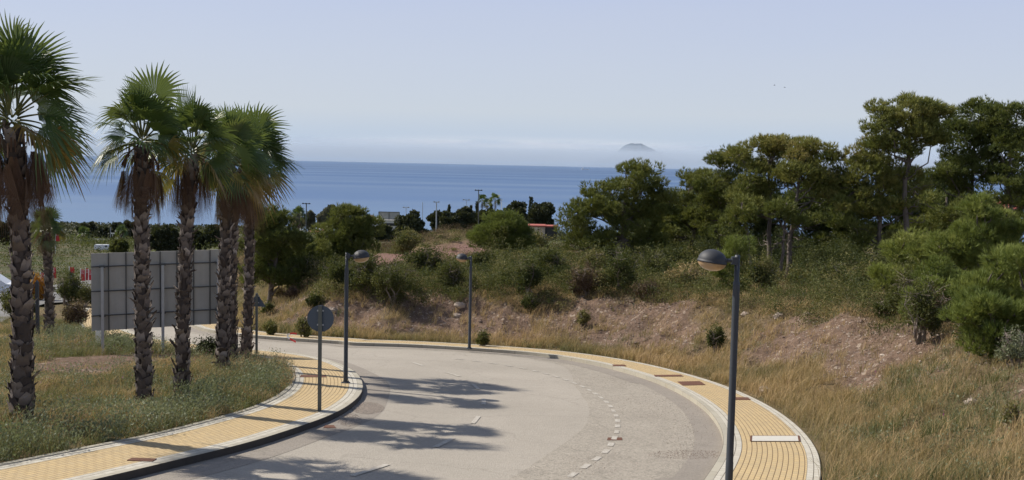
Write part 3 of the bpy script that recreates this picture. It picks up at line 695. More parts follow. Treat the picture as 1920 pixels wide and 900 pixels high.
# ------------------------------------------------------------------ street lamps, signs, billboard
def lamp(base, ptop, side, label, depthdir=0.):
    base = np.array(base, float); top = np.array(ptop, float); H = top[2]-base[2]; root = empty('street_lamp', base, label, 'street lamp', 'street lamps round the bend')
    g = Geo(); g.lathe([(0, 0), (.13, 0), (.13, .018), (.07, .03), (.07, .05), (.0, .05)], base, 20)
    for a in range(4):
        q = a*PI/2+PI/4; g.lathe([(0, .018), (.014, .018), (.014, .05), (0, .05)], base+np.array([math.cos(q)*.1, math.sin(q)*.1, 0]), 6)
    g.build('base_plate', M['pole'], root, origin=base)
    g = Geo(); g.lathe([(.062, .02), (.062, .45), (.058, .46), (.056, H-.5), (.054, H-.44), (.041, H-.42), (.041, H), (.0, H+.004)], base, 20)
    g.build('pole', M['pole'], root, True, origin=base)
    d = np.array([side*math.cos(depthdir), math.sin(depthdir), 0.]); ax = np.array([-d[1], d[0], 0])
    g = Geo(); a = base+np.array([0, 0, H-.09]); g.tube([a, a+d*.10-[0, 0, .0], a+d*.20], [.030, .028, .034], 10); g.box(a+d*.04, (.1, .095, .12), math.atan2(d[1], d[0])); g.build('arm', M['pole'], root, origin=base)
    c = base+d*.40+np.array([0, 0, H-.10]); tl = math.radians(7)*(-1)
    X = d*math.cos(tl)+np.array([0, 0, math.sin(tl)])*-1.; X = d*math.cos(.13)+np.array([0, 0, math.sin(.13)]); Y_ = ax; Z_ = np.cross(X, Y_)
    Mx = np.stack([X, Y_, Z_], 1)
    pr = [(0, .185)]+[(.228*math.sin(a), .185*math.cos(a)) for a in np.linspace(.08, PI/2, 14)]+[(.236, -.004), (.236, -.028), (.222, -.03)]
    g = Geo(); g.lathe(pr, c, 32, M=Mx); hd = g.build('lamp_head', M['dome'], root, True, origin=base)
    g = Geo(); g.lathe([(.222, -.027)]+[(.222*math.cos(a), -.027-.135*math.sin(a)) for a in np.linspace(.1, PI/2-.02, 10)]+[(0, -.163)], c, 32, M=Mx); g.build('lamp_cover', M['lens'], hd, True, origin=base)
    return root
for o in (): pass
b1 = pl(1366, 918, .13); t1 = at(1370, 478, b1[1]); lamp(b1, t1, -1, 'nearest and tallest looking street lamp at the right, its head turned left over the road')
b2 = pl(648, 718, .13); t2 = at(653, 474, b2[1]); lamp(b2, t2, 1, 'street lamp on the inner pavement behind the round sign, its head turned right')
b3 = pl(880, 654, .13); t3 = at(879, 480, b3[1]); lamp(b3, t3, -1, 'farthest street lamp, at the foot of the bank in the middle', .35)

def sign(base, tpx, kind, label):
    base = np.array(base); top = np.array(tpx); H = top[2]-base[2]; root = empty('road_sign', base, label, 'road sign', None)
    w = .045
    g = Geo(); g.box(base+np.array([0, 0, H/2-.03]), (.08, w, H+.06), 0); g.build('post', M['signpole'], root, origin=base)
    g = Geo()
    if kind == 'disc':
        r = .30; c = base+np.array([0, w/2+.022, H-r]); t = np.arange(40)*2*PI/40
        for yy in (0, .012): pass
        V = np.vstack([np.c_[c[0]+r*np.cos(t), np.full(40, c[1]+yy), c[2]+r*np.sin(t)] for yy in (-.006, .006)]+[np.c_[c[0]+(r-.012)*np.cos(t), np.full(40, c[1]-.006), c[2]+(r-.012)*np.sin(t)], np.c_[c[0]+(r-.012)*np.cos(t), np.full(40, c[1]+.0), c[2]+(r-.012)*np.sin(t)]]+[[[c[0], c[1], c[2]], [c[0], c[1]+.006, c[2]]]])
        i = np.arange(40); j = (i+1) % 40
        g.add(V, np.vstack([np.stack([i, i+40, j+40, j], -1), np.stack([i, j, j+80, i+80], -1), np.stack([i+80, j+80, j+120, i+120], -1)]), np.vstack([np.stack([i+120, j+120, np.full(40, 160)], -1), np.stack([i+40, np.full(40, 161), j+40], -1)]))
    else:
        s = .48; c = base+np.array([0, w/2+.022, H-.45]); P = [np.array([-s*.92, 0, -.0]), np.array([s*.92, 0, 0]), np.array([0, 0, .80*s*2*.92])]
        P = [np.array([-.30, 0, -.02]), np.array([.30, 0, -.02]), np.array([0, 0, .47])]
        V = [c+p+np.array([0, dy, 0]) for dy in (-.006, .006) for p in P]
        g.add(V, [[0, 3, 4, 1], [1, 4, 5, 2], [2, 5, 3, 0]], [[0, 1, 2], [3, 5, 4]])
    pn = g.build('sign_panel', M['signback'], root, origin=base)
    g = Geo(); hs = (.12, .44) if kind == 'disc' else (.1, .33)
    for h in hs: g = Geo(); g.box(base+np.array([0, w/2+.008, H-h]), (.15, .02, .035)); g.build('clamp', M['galv'], root, origin=base)
sb = pl(599, 771, .13); sign(sb, at(603, 573, sb[1]), 'disc', 'round traffic sign seen from behind on a flat grey post on the left pavement')
sb = pl(481, 665, .1); sb = on_ground(sb[0], sb[1]); sign(sb, at(480, 550, sb[1]), 'tri', 'triangular traffic sign seen from behind, right of the palm trunks')

A3 = at(170, 475, 33.6); A3b = at(169, 621, 33.6); B3 = at(424, 467, 35.3); B3b = at(424, 608, 35.3)
ax = B3-A3; ax[2] = 0; Lb = np.linalg.norm(ax); ax /= Lb; nb_ = np.array([ax[1], -ax[0], 0.])   # towards the camera
slope = (B3[2]-A3[2])/Lb; ht_ = A3[2]-A3b[2]
bbase = on_ground((A3[0]+B3[0])/2, (A3[1]+B3[1])/2); bb = empty('billboard', bbase, 'large blank grey billboard seen from behind, on steel posts behind the palms', 'billboard')
ncol = 8; rows_ = [0, .17, .487, .80, 1.]
ang = math.atan2(ax[1], ax[0])
for r in range(4):
    for c in range(ncol):
        w_ = Lb/ncol; z1 = A3[2]-rows_[r]*ht_; z0 = A3[2]-rows_[r+1]*ht_; cc = A3+ax*(c+.5)*w_; cc[2] = (z0+z1)/2+slope*(c+.5)*w_
        g = Geo(); g.box(cc, (w_-.012, .03+.004*((r*3+c*5) % 3), z1-z0-.012), ang); g.build('panel', M['board'], bb, origin=bbase)
for c in range(1, ncol):
    cc = A3+ax*c*Lb/ncol; g = Geo(); g.box(cc+nb_*.03+np.array([0, 0, -ht_/2+slope*c*Lb/ncol]), (.035, .05, ht_), ang); g.build('upright', M['rail'], bb, origin=bbase)
for r in (1, 2, 3):
    g = Geo(); z = A3[2]-rows_[r]*ht_; p0 = A3+nb_*.075; p1 = A3+ax*Lb+nb_*.075
    g.tube([(p0[0], p0[1], z), (p1[0], p1[1], z+slope*Lb)], .022, 6); g.build('rail', M['rail'], bb, origin=bbase)
for k, (px, py) in enumerate(((190, 501), (301, 497), (407, 486))):
    u = ((px-170)/254.)*Lb; q = A3+ax*u+nb_*.19; gz = float(height(np.array([q[0]]), np.array([q[1]]))[0]); tz = at(px, py, q[1])[2]
    g = Geo(); g.box((q[0], q[1], (tz+gz-.3)/2), (.09, .14, tz-gz+.3), ang); p_ = g.build('post', M['galv'], bb, origin=bbase)
    for zz in (A3[2]-rows_[1]*ht_, A3[2]-rows_[3]*ht_):
        g = Geo(); g.box((q[0]-nb_[0]*.05, q[1]-nb_[1]*.05, zz+slope*u), (.2, .16, .06), ang); g.build('bracket', M['rail'], p_).matrix_parent_inverse = mathutils.Matrix.Translation(tuple(-bbase))
# marker post and small things on the verge
q = pl(71, 640, .1); q = on_ground(q[0], q[1]); tp = at(71, 527, q[1]); g = Geo(); hh = tp[2]-q[2]
g.box(q+np.array([0, 0, hh/2-.1]), (.11, .09, hh+.1)); g.add([q+np.array(v) for v in ((-.055, -.045, hh-.05), (.055, -.045, hh-.05), (.055, .045, hh-.05), (-.055, .045, hh-.05), (0, 0, hh+.06))], T=[[0, 1, 4], [1, 2, 4], [2, 3, 4], [3, 0, 4]])
tag(g.build('metal_post', M['pole'], origin=q), 'dark square metal post with pointed top between the two leftmost palms', 'post')
q = pl(185, 651, .1); q = on_ground(q[0]-.0, q[1]); g = Geo()
g.box(q+np.array([0, 0, .27]), (.16, .12, .56)); g.box(q+np.array([0, 0, .57]), (.12, .09, .05)); g.box(q+np.array([0, -.062, .42]), (.10, .012, .12))
tag(g.build('marker_post', M['white'], origin=q), 'short white plastic marker post at the foot of the left billboard post', 'marker post')
q = pl(547, 641, .13); q[2] += .02; rt = empty('broken_barrier', q, 'broken red and white striped barrier piece lying on the far kerb', 'barrier')
for nm, P_ in (('upper_board', [(-.20, 0, .24), (-.08, 0, .31), (.05, .01, .33), (.20, .01, .30)]), ('lower_board', [(-.19, 0, .20), (-.07, -.05, .12), (.06, -.1, .06), (.20, -.16, .01)])):
    P_ = np.array(P_); prt = None
    for k in range(3):
        g = Geo(); a, b_ = P_[k], P_[k+1]; d = (b_-a)*.97; n_ = np.array([-d[2], 0, d[0]]); n_ = n_/np.linalg.norm(n_)*.035; th_ = np.array([0, .02, 0])
        V = [a-n_, a+n_, a+d+n_, a+d-n_]; V = [v+q for v in V]+[v+q+th_ for v in V]
        g.add(V, [[0, 1, 2, 3], [7, 6, 5, 4], [0, 4, 5, 1], [1, 5, 6, 2], [2, 6, 7, 3], [3, 7, 4, 0]])
        o = g.build(nm if k == 0 else 'stripe', M['red'] if k >= 1 else M['white'], rt if k == 0 else prt, origin=q if k == 0 else None)
        if k == 0: prt = o
        else:
            o.data.transform(__import__('mathutils').Matrix.Translation((-q[0], -q[1], -q[2])))

def rock(base, size, label, seed, name='rock', kind=.95):
    r = np.random.RandomState(seed); g = Geo(); n = 14; pr = []; th = np.linspace(0, PI, 7); V = []
    for a in th:
        for b_ in np.arange(10)*2*PI/10: V.append(np.array([math.sin(a)*math.cos(b_)*size[0], math.sin(a)*math.sin(b_)*size[1], math.cos(a)*size[2]])*r.uniform(.72, 1.18))
    i = (np.arange(6)[:, None]*10+np.arange(10)[None]); j = (np.arange(6)[:, None]*10+(np.arange(10)[None]+1) % 10)
    g.add(np.array(V)+base, np.stack([i, i+10, j+10, j], -1).reshape(-1, 4), tint=kind); return tag(g.build(name, M['rock'], origin=base), label, 'rock')
q = pl(1423, 740, .1); rock(on_ground(q[0]+.15, q[1], .08), (.17, .14, .13), 'pale angular rock touching the outer edge of the right pavement', 1)
for (x, y, s, l, sd) in ((862, 572, .3, 'larger pale boulder half buried high on the bank left of the farthest street lamp', 2), (858, 592, .26, 'lower pale boulder on the bank just under the larger one', 3),
                         (622, 585, .3, 'pale stone on the bank between the two poles at left', 4), (1462, 595, .28, 'cream rock in the pale outcrop right of the nearest lamp pole', 5), (1400, 590, .25, 'cream rock in the pale outcrop just right of the lamp pole', 6), (1515, 590, .2, 'small cream rock at the right end of the pale outcrop', 7), (1822, 756, .16, 'small pale rock among grass at the far right', 8)):
    q = ground_at(x, y); rock(q+np.array([0, 0, -.02]), (s, s*.7, s*.55), l, sd, kind=.8)

# ------------------------------------------------------------------ pines on the right
NB = dict(group='pines of the right hand grove')
def pb(px, Y): return atg(px, Y)
pine(pb(1166, 62), at(1175, 340, 62), [(1195, 345, 48, 38), (1150, 385, 62, 40), (1085, 415, 42, 34), (1240, 385, 38, 26), (1190, 420, 60, 34), (1110, 455, 48, 26), (1215, 465, 40, 28)], 62, 'broad dark pine left of the lamp head, its top cutting the sea', dens=11, tr=.22, **NB)
pine(pb(1290, 68), at(1310, 350, 68), [(1315, 345, 36, 28), (1290, 395, 40, 40), (1255, 440, 34, 34)], 68, 'narrow pine behind, between the broad pine and the flat topped one', dens=11, **NB)
pine(pb(1345, 66), at(1365, 320, 66), [(1368, 312, 40, 30), (1350, 360, 50, 36), (1330, 420, 46, 40)], 66, 'rounded pine rising above the lamp head', dens=10, **NB)
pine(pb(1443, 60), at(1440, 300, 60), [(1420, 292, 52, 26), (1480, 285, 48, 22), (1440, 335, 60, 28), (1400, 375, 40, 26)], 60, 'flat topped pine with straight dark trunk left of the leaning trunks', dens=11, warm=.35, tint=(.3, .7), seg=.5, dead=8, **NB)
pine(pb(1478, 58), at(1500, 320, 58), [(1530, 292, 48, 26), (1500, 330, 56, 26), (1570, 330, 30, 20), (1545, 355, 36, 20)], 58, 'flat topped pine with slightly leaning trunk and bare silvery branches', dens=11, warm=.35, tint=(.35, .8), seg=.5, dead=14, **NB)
pine(pb(1462, 57), at(1475, 380, 57), [(1460, 405, 36, 20), (1510, 415, 34, 18)], 57, 'thin pine trunk between the two flat topped pines', dens=8, tr=.11, seg=.6, dead=8, **NB)
pine(pb(1410, 58), at(1390, 380, 58), [(1400, 400, 34, 28), (1370, 440, 30, 26)], 58, 'slender pine leaning left behind the nearest lamp', dens=9, tr=.12, seg=.55, **NB)
pine(pb(1640, 57), at(1648, 340, 57), [(1650, 290, 48, 36), (1625, 335, 50, 38), (1600, 385, 50, 40), (1690, 350, 44, 34), (1665, 400, 46, 30), (1640, 450, 44, 26)], 57, 'dense olive pine standing just left of the tallest pine', dens=9, warm=.2, tint=(.3, .7), dead=6, **NB)
pine(pb(1702, 56), at(1708, 222, 56), [(1700, 215, 62, 28), (1752, 212, 34, 20), (1655, 248, 38, 22), (1715, 252, 56, 24), (1670, 285, 44, 22), (1745, 262, 30, 20)], 56, 'tallest pine, with a bare dark trunk and an open rounded top', dens=12, warm=.25, tint=(.3, .65), tr=.2, seg=.62, dead=12, **NB)
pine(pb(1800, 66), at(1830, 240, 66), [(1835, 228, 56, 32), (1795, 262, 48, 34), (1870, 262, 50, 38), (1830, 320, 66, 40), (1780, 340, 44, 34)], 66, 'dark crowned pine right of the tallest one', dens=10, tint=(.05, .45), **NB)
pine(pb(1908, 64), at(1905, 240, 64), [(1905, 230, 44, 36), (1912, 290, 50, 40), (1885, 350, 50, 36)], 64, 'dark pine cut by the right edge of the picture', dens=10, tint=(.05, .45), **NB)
pine(pb(1770, 60), at(1775, 370, 60), [(1775, 400, 56, 36), (1740, 440, 48, 30), (1820, 430, 48, 34)], 60, 'lower olive pine filling the gap under the tallest crowns', dens=8, tint=(.2, .6), dead=6, **NB)
for k, (px, Y, e, l) in enumerate(((1230, 82, [(1235, 420, 50, 46), (1210, 480, 56, 34), (1150, 470, 50, 34)], 'shaded pine behind the broad dark pine'), (1330, 84, [(1335, 410, 56, 60), (1300, 470, 56, 40), (1370, 480, 40, 30)], 'shaded pine deep behind the nearest lamp head'),
        (1420, 86, [(1420, 400, 60, 60), (1450, 470, 60, 40)], 'shaded pine deep behind the bare trunks'), (1540, 84, [(1530, 390, 56, 50), (1550, 460, 60, 44)], 'shaded pine behind, right of the bare trunks'),
        (1610, 80, [(1600, 400, 50, 56), (1620, 470, 54, 40)], 'shaded pine deep behind the dense olive pine'), (1700, 78, [(1720, 390, 60, 50), (1690, 460, 60, 44)], 'shaded pine behind the trunk of the tallest pine'), (1880, 80, [(1890, 400, 60, 54), (1840, 450, 56, 50), (1800, 400, 50, 44)], 'shaded pine behind the bright young pines'))):
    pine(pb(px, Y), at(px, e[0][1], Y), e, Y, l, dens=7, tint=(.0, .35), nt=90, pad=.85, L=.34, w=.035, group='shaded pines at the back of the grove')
# young bright pines at right
YP = dict(group='young bright pines on the bank')
def ypine(px, Y, ells, label, **kw):
    b = pb(px, Y); return needle_bush(b, ells, Y, label, dens=kw.pop('dens', 26), pad=kw.pop('pad', .36), nt=kw.pop('nt', 80), L=.2, w=.009, k=9, **YP, **kw)
ypine(1840, 33, [(1835, 420, 44, 50), (1800, 470, 48, 48), (1860, 495, 54, 52), (1900, 440, 40, 44)], 'tallest bright young pine at the right edge group')
ypine(1895, 27, [(1890, 520, 60, 48), (1850, 580, 66, 48), (1915, 590, 44, 52), (1880, 630, 50, 34)], 'nearest bright young pine, low branches over the bank at the right edge', nt=80)
ypine(1880, 24, [(1850, 600, 60, 50), (1905, 625, 50, 52), (1815, 622, 44, 36), (1870, 655, 44, 26)], 'low spreading young pine hugging the bank under the taller ones', tint=(.0, .6))
ypine(1770, 31, [(1775, 540, 50, 46), (1735, 585, 44, 40), (1800, 600, 44, 36)], 'low bright young pine left of the tall one', tint=(.1, .6))
ypine(1712, 36, [(1712, 480, 48, 42), (1685, 530, 46, 36), (1745, 520, 40, 34)], 'yellowish round young pine at the left of the right edge group', tint=(.5, 1.))
ypine(1375, 48, [(1385, 475, 24, 26), (1362, 505, 30, 28), (1372, 535, 32, 18)], 'bright young pine right behind the nearest lamp head')
ypine(935, 72, [(945, 425, 36, 22), (915, 448, 34, 24), (965, 452, 32, 26)], 'rounded bright pine bush on the crest in the middle', tint=(.0, .6), dens=30, pad=.6, nt=110)
# left-middle pines
LM = dict(group='pines behind the bank at left')
pine(pb(505, 55), at(515, 420, 55), [(510, 418, 32, 24), (525, 445, 48, 30), (495, 475, 38, 34), (555, 462, 30, 24), (525, 500, 50, 28), (492, 522, 40, 22), (548, 524, 42, 20)], 55, 'dark dense pine right of the palm crowns', dens=13, tint=(.0, .35), seg=.15, **LM)
pine(pb(652, 60), at(655, 410, 60), [(655, 412, 32, 18), (640, 440, 44, 26), (690, 435, 28, 24), (620, 470, 42, 26), (670, 475, 42, 26), (640, 498, 50, 20)], 60, 'olive pine directly behind the lamp on the inner pavement', dens=15, tint=(.2, .6), seg=.2, **LM)
pine(pb(585, 58), at(585, 470, 58), [(585, 478, 28, 20), (565, 500, 28, 20)], 58, 'small olive pine low between the two larger ones', dens=14, tint=(.2, .6), seg=.1, **LM)
# dark evergreen trees in the distance
def dtree(px, Y, ells, label, mat='darkleaf', size=.55, n=420, tint=(.1, .7), group='dark rounded trees in the distance', dens=.9, cat='tree', name='evergreen_tree'):
    b = atg(px, Y); root = empty(name, b, label, cat, group); g = Geo(); gt = Geo(); sc = F/Y
    tops = [at(e[0], e[1], Y) for e in ells]; k_ = Y/200.
    for c in tops: limb(gt, b+np.array([0, 0, -.3]), c, .22*k_, .08*k_, 5, 0, .04)
    ells = list(ells)+[(e[0]+2, e[1]+e[3]*.9, e[2]*1.0, e[3]*.85) for e in ells]; tops = [at(e[0], e[1], Y) for e in ells]
    for e, c in zip(ells, tops):
        a, bz = e[2]/sc, e[3]/sc; low = min(c[2]-bz, b[2]+.4*bz); cz = c[2]; nl = max(6, int(n/28))
        for j in range(nl):
            d = rand_dirs(1)[0]; cc = c+d*np.array([a, a*.8, bz])*rs.uniform(.35, .85); r = min(a, bz)*rs.uniform(.3, .5); m_ = int(n/nl*9)
            dd = rand_dirs(m_); P = cc+dd*r*(rs.uniform(.3, 1, m_)**.4)[:, None]
            leaves(g, P, size*k_, rs.uniform(*tint)+rs.uniform(-.15, .15, m_), .7)
    gt.build('trunk', M['bark'], root, origin=b); g.build('crown', M[mat], root, origin=b); return root
dtree(777, 170, [(775, 422, 32, 24), (760, 438, 22, 18)], 'dark round tree right of the white building, left of the white mast')
dtree(717, 160, [(714, 437, 26, 18)], 'dark round tree right below the white building')
dtree(742, 165, [(742, 445, 14, 12)], 'small dark tree in front of the white building pillars')
dtree(818, 265, [(820, 412, 18, 14)], 'small dark tree behind the white mast')
dtree(852, 205, [(845, 412, 30, 20), (872, 410, 22, 18)], 'dark broad tree left of the tall floodlight mast')
dtree(905, 215, [(900, 412, 24, 16), (925, 408, 20, 14)], 'dark low tree under the three tiny palms')
dtree(975, 235, [(965, 402, 32, 22), (940, 410, 18, 16)], 'dark broad tree with the pointed tip above it')
dtree(1015, 225, [(1015, 402, 26, 20)], 'dark round tree above the stone house')
dtree(985, 240, [(987, 424, 22, 10)], 'low dark tree left of the stone house')
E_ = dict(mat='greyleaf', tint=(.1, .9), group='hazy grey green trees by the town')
dtree(622, 560, [(630, 402, 24, 13), (610, 410, 20, 13), (640, 416, 18, 10)], 'widest grey green tree behind the white town', **E_)
dtree(580, 570, [(580, 411, 9, 12)], 'slim grey green tree right of the floodlight mast at left', **E_)
dtree(560, 590, [(557, 412, 11, 11)], 'grey green tree behind the distant palm', **E_)
L_ = dict(group='trees along the left shore', size=.35)
dtree(163, 430, [(168, 424, 16, 7), (152, 431, 10, 5)], 'umbrella shaped dark tree farthest out on the left shore', **L_)
dtree(205, 420, [(200, 433, 28, 9), (225, 428, 16, 9)], 'long dark tree belt piece left of the second palm trunk', **L_)
dtree(175, 400, [(170, 440, 24, 7)], 'low grey dark tree behind the pavilion', **L_)
dtree(240, 330, [(243, 432, 20, 14), (228, 450, 18, 14)], 'dark tree at the left edge of the second palm trunk', tint=(.3, 1.), group='trees along the left shore')
dtree(300, 150, [(300, 440, 22, 22), (322, 450, 16, 18)], 'dark tree between the second and the third palm trunk', group='trees just above the billboard')
dtree(385, 150, [(378, 448, 20, 14), (400, 440, 18, 20)], 'dark tree between the third and fourth palm trunk', group='trees just above the billboard')
dtree(345, 160, [(345, 458, 20, 10)], 'low tree hidden behind the third palm trunk', mat='leaf', group='trees just above the billboard')
dtree(222, 140, [(222, 462, 16, 12)], 'olive bushy tree above the billboard left of the second palm', mat='leaf', group='trees just above the billboard')
dtree(8, 260, [(4, 430, 14, 12), (12, 446, 12, 8)], 'dark tree at the left edge behind the nearest palm', group='trees along the left shore')
dtree(50, 330, [(56, 452, 14, 6), (108, 440, 10, 9)], 'dark scrub tree behind the small palm', group='trees along the left shore')
def cypress(px, yt, Y, w, label):
    b = atg(px, Y); tp = at(px, yt, Y); h = tp[2]-b[2]; r_ = empty('cypress_tree', b, label, 'cypress', 'pointed trees on the skyline'); g = Geo(); m_ = 900
    t = rs.uniform(0.05, 1, m_); r = w/F*Y*.5*np.clip(1.15-t, 0, 1)**.6*np.minimum(1, t*6); th = rs.uniform(0, 2*PI, m_)
    P = b+np.c_[r*np.cos(th), r*np.sin(th), t*h]; leaves(g, P, .45*Y/220, rs.uniform(0, .5, m_), .5, 1.)
    gt = Geo(); gt.tube([b, b+np.array([0, 0, h*.8])], [.12, .03], 6); gt.build('trunk', M['bark'], r_, origin=b); g.build('crown', M['darkleaf'], r_, origin=b)
cypress(893, 380, 235, 5, 'slim cypress just left of the tall floodlight mast'); cypress(882, 387, 240, 5, 'shorter cypress left of the slim one'); cypress(920, 384, 270, 7, 'stubby cypress between the tiny palms')
cypress(841, 386, 250, 6, 'pointed conifer tip above the trees right of the white mast'); cypress(994, 371, 230, 12, 'spiky conifer tip above the trees left of the stone house')

# ------------------------------------------------------------------ masts, poles, far buildings
def mast(px, yt, Y, w, mat, label, arm=10, heads=2, name='floodlight_mast', cat='light mast', group=None):
    b = atg(px, Y); tp = at(px+.4, yt, Y); s = Y/F; r_ = empty(name, b, label, cat, group); g = Geo()
    g.tube([b-np.array([0, 0, .3]), tp], [w*s*.6, w*s*.38], 8); g.build('pole', M[mat], r_, origin=b)
    if arm:
        g = Geo(); g.box(tp, (arm*s, .12*s*5, 1.1*s)); g.build('crossbar', M[mat], r_, origin=b)
        for k in range(heads):
            x = (-.5+k/(heads-1 if heads > 1 else 1))*arm*s; g = Geo(); g.box(tp+np.array([x, -.1, .4*s]), (3.4*s, .35, 2.2*s), 0); g.build('lamp_head', M[mat], r_, origin=b)
FM = 'tall masts and poles on the skyline'
mast(574, 382, 250, 2.4, 'rail', 'dark floodlight mast over the town right of the palms', 12, 3, group=FM)
mast(897, 357, 185, 2.0, 'rail', 'tallest dark floodlight mast beside the tiny palms', 11, 3, group=FM)
mast(818, 379, 220, 2.6, 'galv', 'pale mast with a short crossbar among dark trees', 8, 2, group=FM)
mast(792, 379, 330, 1.2, 'galv', 'thin white pole left of the pale mast', 0, 0, 'thin_pole', 'pole', FM)
mast(761, 389, 360, 1.2, 'galv', 'thin pole with crossbar right of the white building', 9, 2, group=FM)
mast(874, 375, 340, 1.3, 'galv', 'thin double armed light pole left of the cypresses', 10, 2, group=FM)
mast(940, 375, 300, 1.3, 'white', 'white street light just right of the tiny palms', 6, 1, group=FM)
mast(207, 426, 330, 1.6, 'galv', 'slim pale pole near the white van at left', 0, 0, 'thin_pole', 'pole', FM)
mast(116, 428, 300, 1.5, 'galv', 'slim pale pole right of the small palm', 0, 0, 'thin_pole', 'pole', FM)
mast(589, 420, 500, 1.0, 'galv', 'thin grey pole over the white town', 0, 0, 'thin_pole', 'pole', FM)
mast(211, 438, 360, 1.2, 'white', 'small white double street light near the pavilion', 5, 2, group=FM)
def bldg(px0, px1, yt, Y, dep, mat, label, cat='house', name='house', roof='flat', wins=(), rmat='tile', roofy=None, grp=None):
    a = at(px0, yt, Y); b_ = at(px1, yt, Y); gz = min(on_ground(a[0], Y)[2], on_ground(b_[0], Y)[2])-1.; w = b_[0]-a[0]; zt = (a[2]+b_[2])/2; c = np.array([(a[0]+b_[0])/2, Y+dep/2, gz])
    r_ = empty(name, c, label, cat, grp); g = Geo(); g.box((c[0], c[1], (zt+gz)/2), (w, dep, zt-gz)); g.build('wall', M[mat], r_, origin=c)
    g = Geo()
    if roof == 'flat': g.box((c[0], c[1], zt+.12), (w+.4, dep+.4, .24))
    else:
        h = roof; x0, x1 = a[0]-.4, b_[0]+.4; y0, y1 = Y-.4, Y+dep+.4; ym = (y0+y1)/2
        g.add([(x0, y0, zt), (x1, y0, zt), (x1, y1, zt), (x0, y1, zt), (x0+w*.12, ym, zt+h), (x1-w*.12, ym, zt+h)], [[0, 1, 5, 4], [2, 3, 4, 5], [3, 2, 1, 0]], [[1, 2, 5], [3, 0, 4]])
    g.build('roof', M[rmat], r_, origin=c)
    for (u, v, ww, hh) in wins:
        g = Geo(); g.box((a[0]+w*u, Y-.02, zt-v), (ww, .12, hh)); g.build('window', M['dark'], r_, origin=c)
    return r_, c, a, b_, zt, gz
r_, c, a, b_, zt, gz = bldg(699, 757, 414, 330, 9, 'wallwhite', 'flat white modern building with a framed board on its roof among dark trees', 'building', 'building', 'flat', [(.62, 1.2, 4.6, .9), (.8, 3.6, 2.2, 1.6), (.25, 3.2, 2., 1.2)], 'wallwhite')
g = Geo(); ta = at(710, 397, 331); tb = at(749, 397, 331); zb = zt+.3
g.box(((ta[0]+tb[0])/2, 331.5, (ta[2]+zb)/2), (tb[0]-ta[0], .15, ta[2]-zb)); g.build('roof_board', M['signback'] if False else M['board'], r_, origin=c)
g = Geo()
for x in (ta[0], (ta[0]+tb[0])/2, tb[0]): g.tube([(x, 331.2, zb-.2), (x, 331.2, ta[2])], .1, 6)
g.tube([(ta[0], 331.2, ta[2]), (tb[0], 331.2, ta[2])], .1, 6); g.tube([(ta[0]+.8, 330.6, ta[2]-.8), (ta[0]+2, 330., zb)], .08, 6); g.tube([(tb[0]-.8, 330.6, ta[2]-.8), (tb[0]-2, 330., zb)], .08, 6)
g.build('board_frame', M['rail'], r_, origin=c)
bldg(990, 1022, 425, 200, 5, 'stone', 'rubble stone house with red roof edge right of the bright pine bush', roof='flat', wins=[(.62, .55, .35, .2), (.2, 2.0, 1.4, .5)], rmat='tile')
bldg(1023, 1045, 426, 201, 4, 'dark', 'dark lean-to joined to the right of the stone house', 'shed', 'shed', 'flat', [], 'tile')
bldg(1870, 1915, 392, 110, 6, 'walltan', 'house with red tiled roof glimpsed behind the pines at the right edge', roof=1., wins=[(.3, 1.2, .8, 1.)])
bldg(1785, 1815, 384, 125, 5, 'walltan', 'small red roofed house glimpsed under the dark crowned pine', roof=.8)
bldg(1548, 1575, 346, 190, 6, 'wallwhite', 'white house with red roof glimpsed right of the flat topped pines', roof=1., wins=[(.5, 1.2, 1., 1.)])
tg = 'white houses of the town by the sea'
for k, (x0, x1, y, Y, l) in enumerate(((549, 556, 431, 720, 'leftmost white house of the town'), (556, 564, 433, 700, 'second white house from the left end of the town'), (578, 585, 434, 690, 'white house just right of the town mast'), (583, 590, 430, 740, 'taller white house right of the town mast'),
        (590, 596, 436, 680, 'small white house in the middle of the town'), (597, 604, 430, 730, 'white house at the right part of the town'), (603, 612, 434, 700, 'wider cream house toward the right end of the town'), (612, 618, 431, 745, 'rightmost white house of the town'), (688, 697, 410, 420, 'pale block left of the white modern building'))):
    bldg(x0, x1, y, Y, 8, 'wallwhite' if k % 3 else 'concrete', l, roof='flat' if k % 2 else 1.2, wins=[(.3, 1.4, .8, .9), (.7, 1.4, .8, .9)], rmat='wallwhite' if k % 2 else 'tile', grp=tg)
bldg(315, 333, 449, 210, 6, 'wallwhite', 'white flat roofed block between the second and third palm trunks', roof='flat', rmat='white', wins=[(.5, 1.5, 1., .8)])
bldg(386, 398, 445, 210, 6, 'wallwhite', 'white flat roofed block between the third and fourth palm trunks', roof='flat', rmat='white', wins=[(.5, 1.5, 1., .8)])
bldg(150, 190, 452, 335, 8, 'walltan', 'low open pavilion with dark flat roof beyond the green field', 'building', 'pavilion', 'flat', [(.15, 1.6, 1.4, 2), (.5, 1.6, 2.2, 2), (.85, 1.6, 1.2, 2)], 'rail')
bldg(120, 146, 458, 340, 8, 'concrete', 'long low grey wall building left of the pavilion', 'building', 'building', 'flat', [(.5, 1., 3, .8)], 'concrete')
bldg(30, 75, 455, 330, 8, 'walltan', 'low orange brown building half hidden by the small palm', 'building', 'building', 'flat', [(.3, 1.2, 2, 1.2), (.7, 1.2, 2, 1.2)], 'tile')

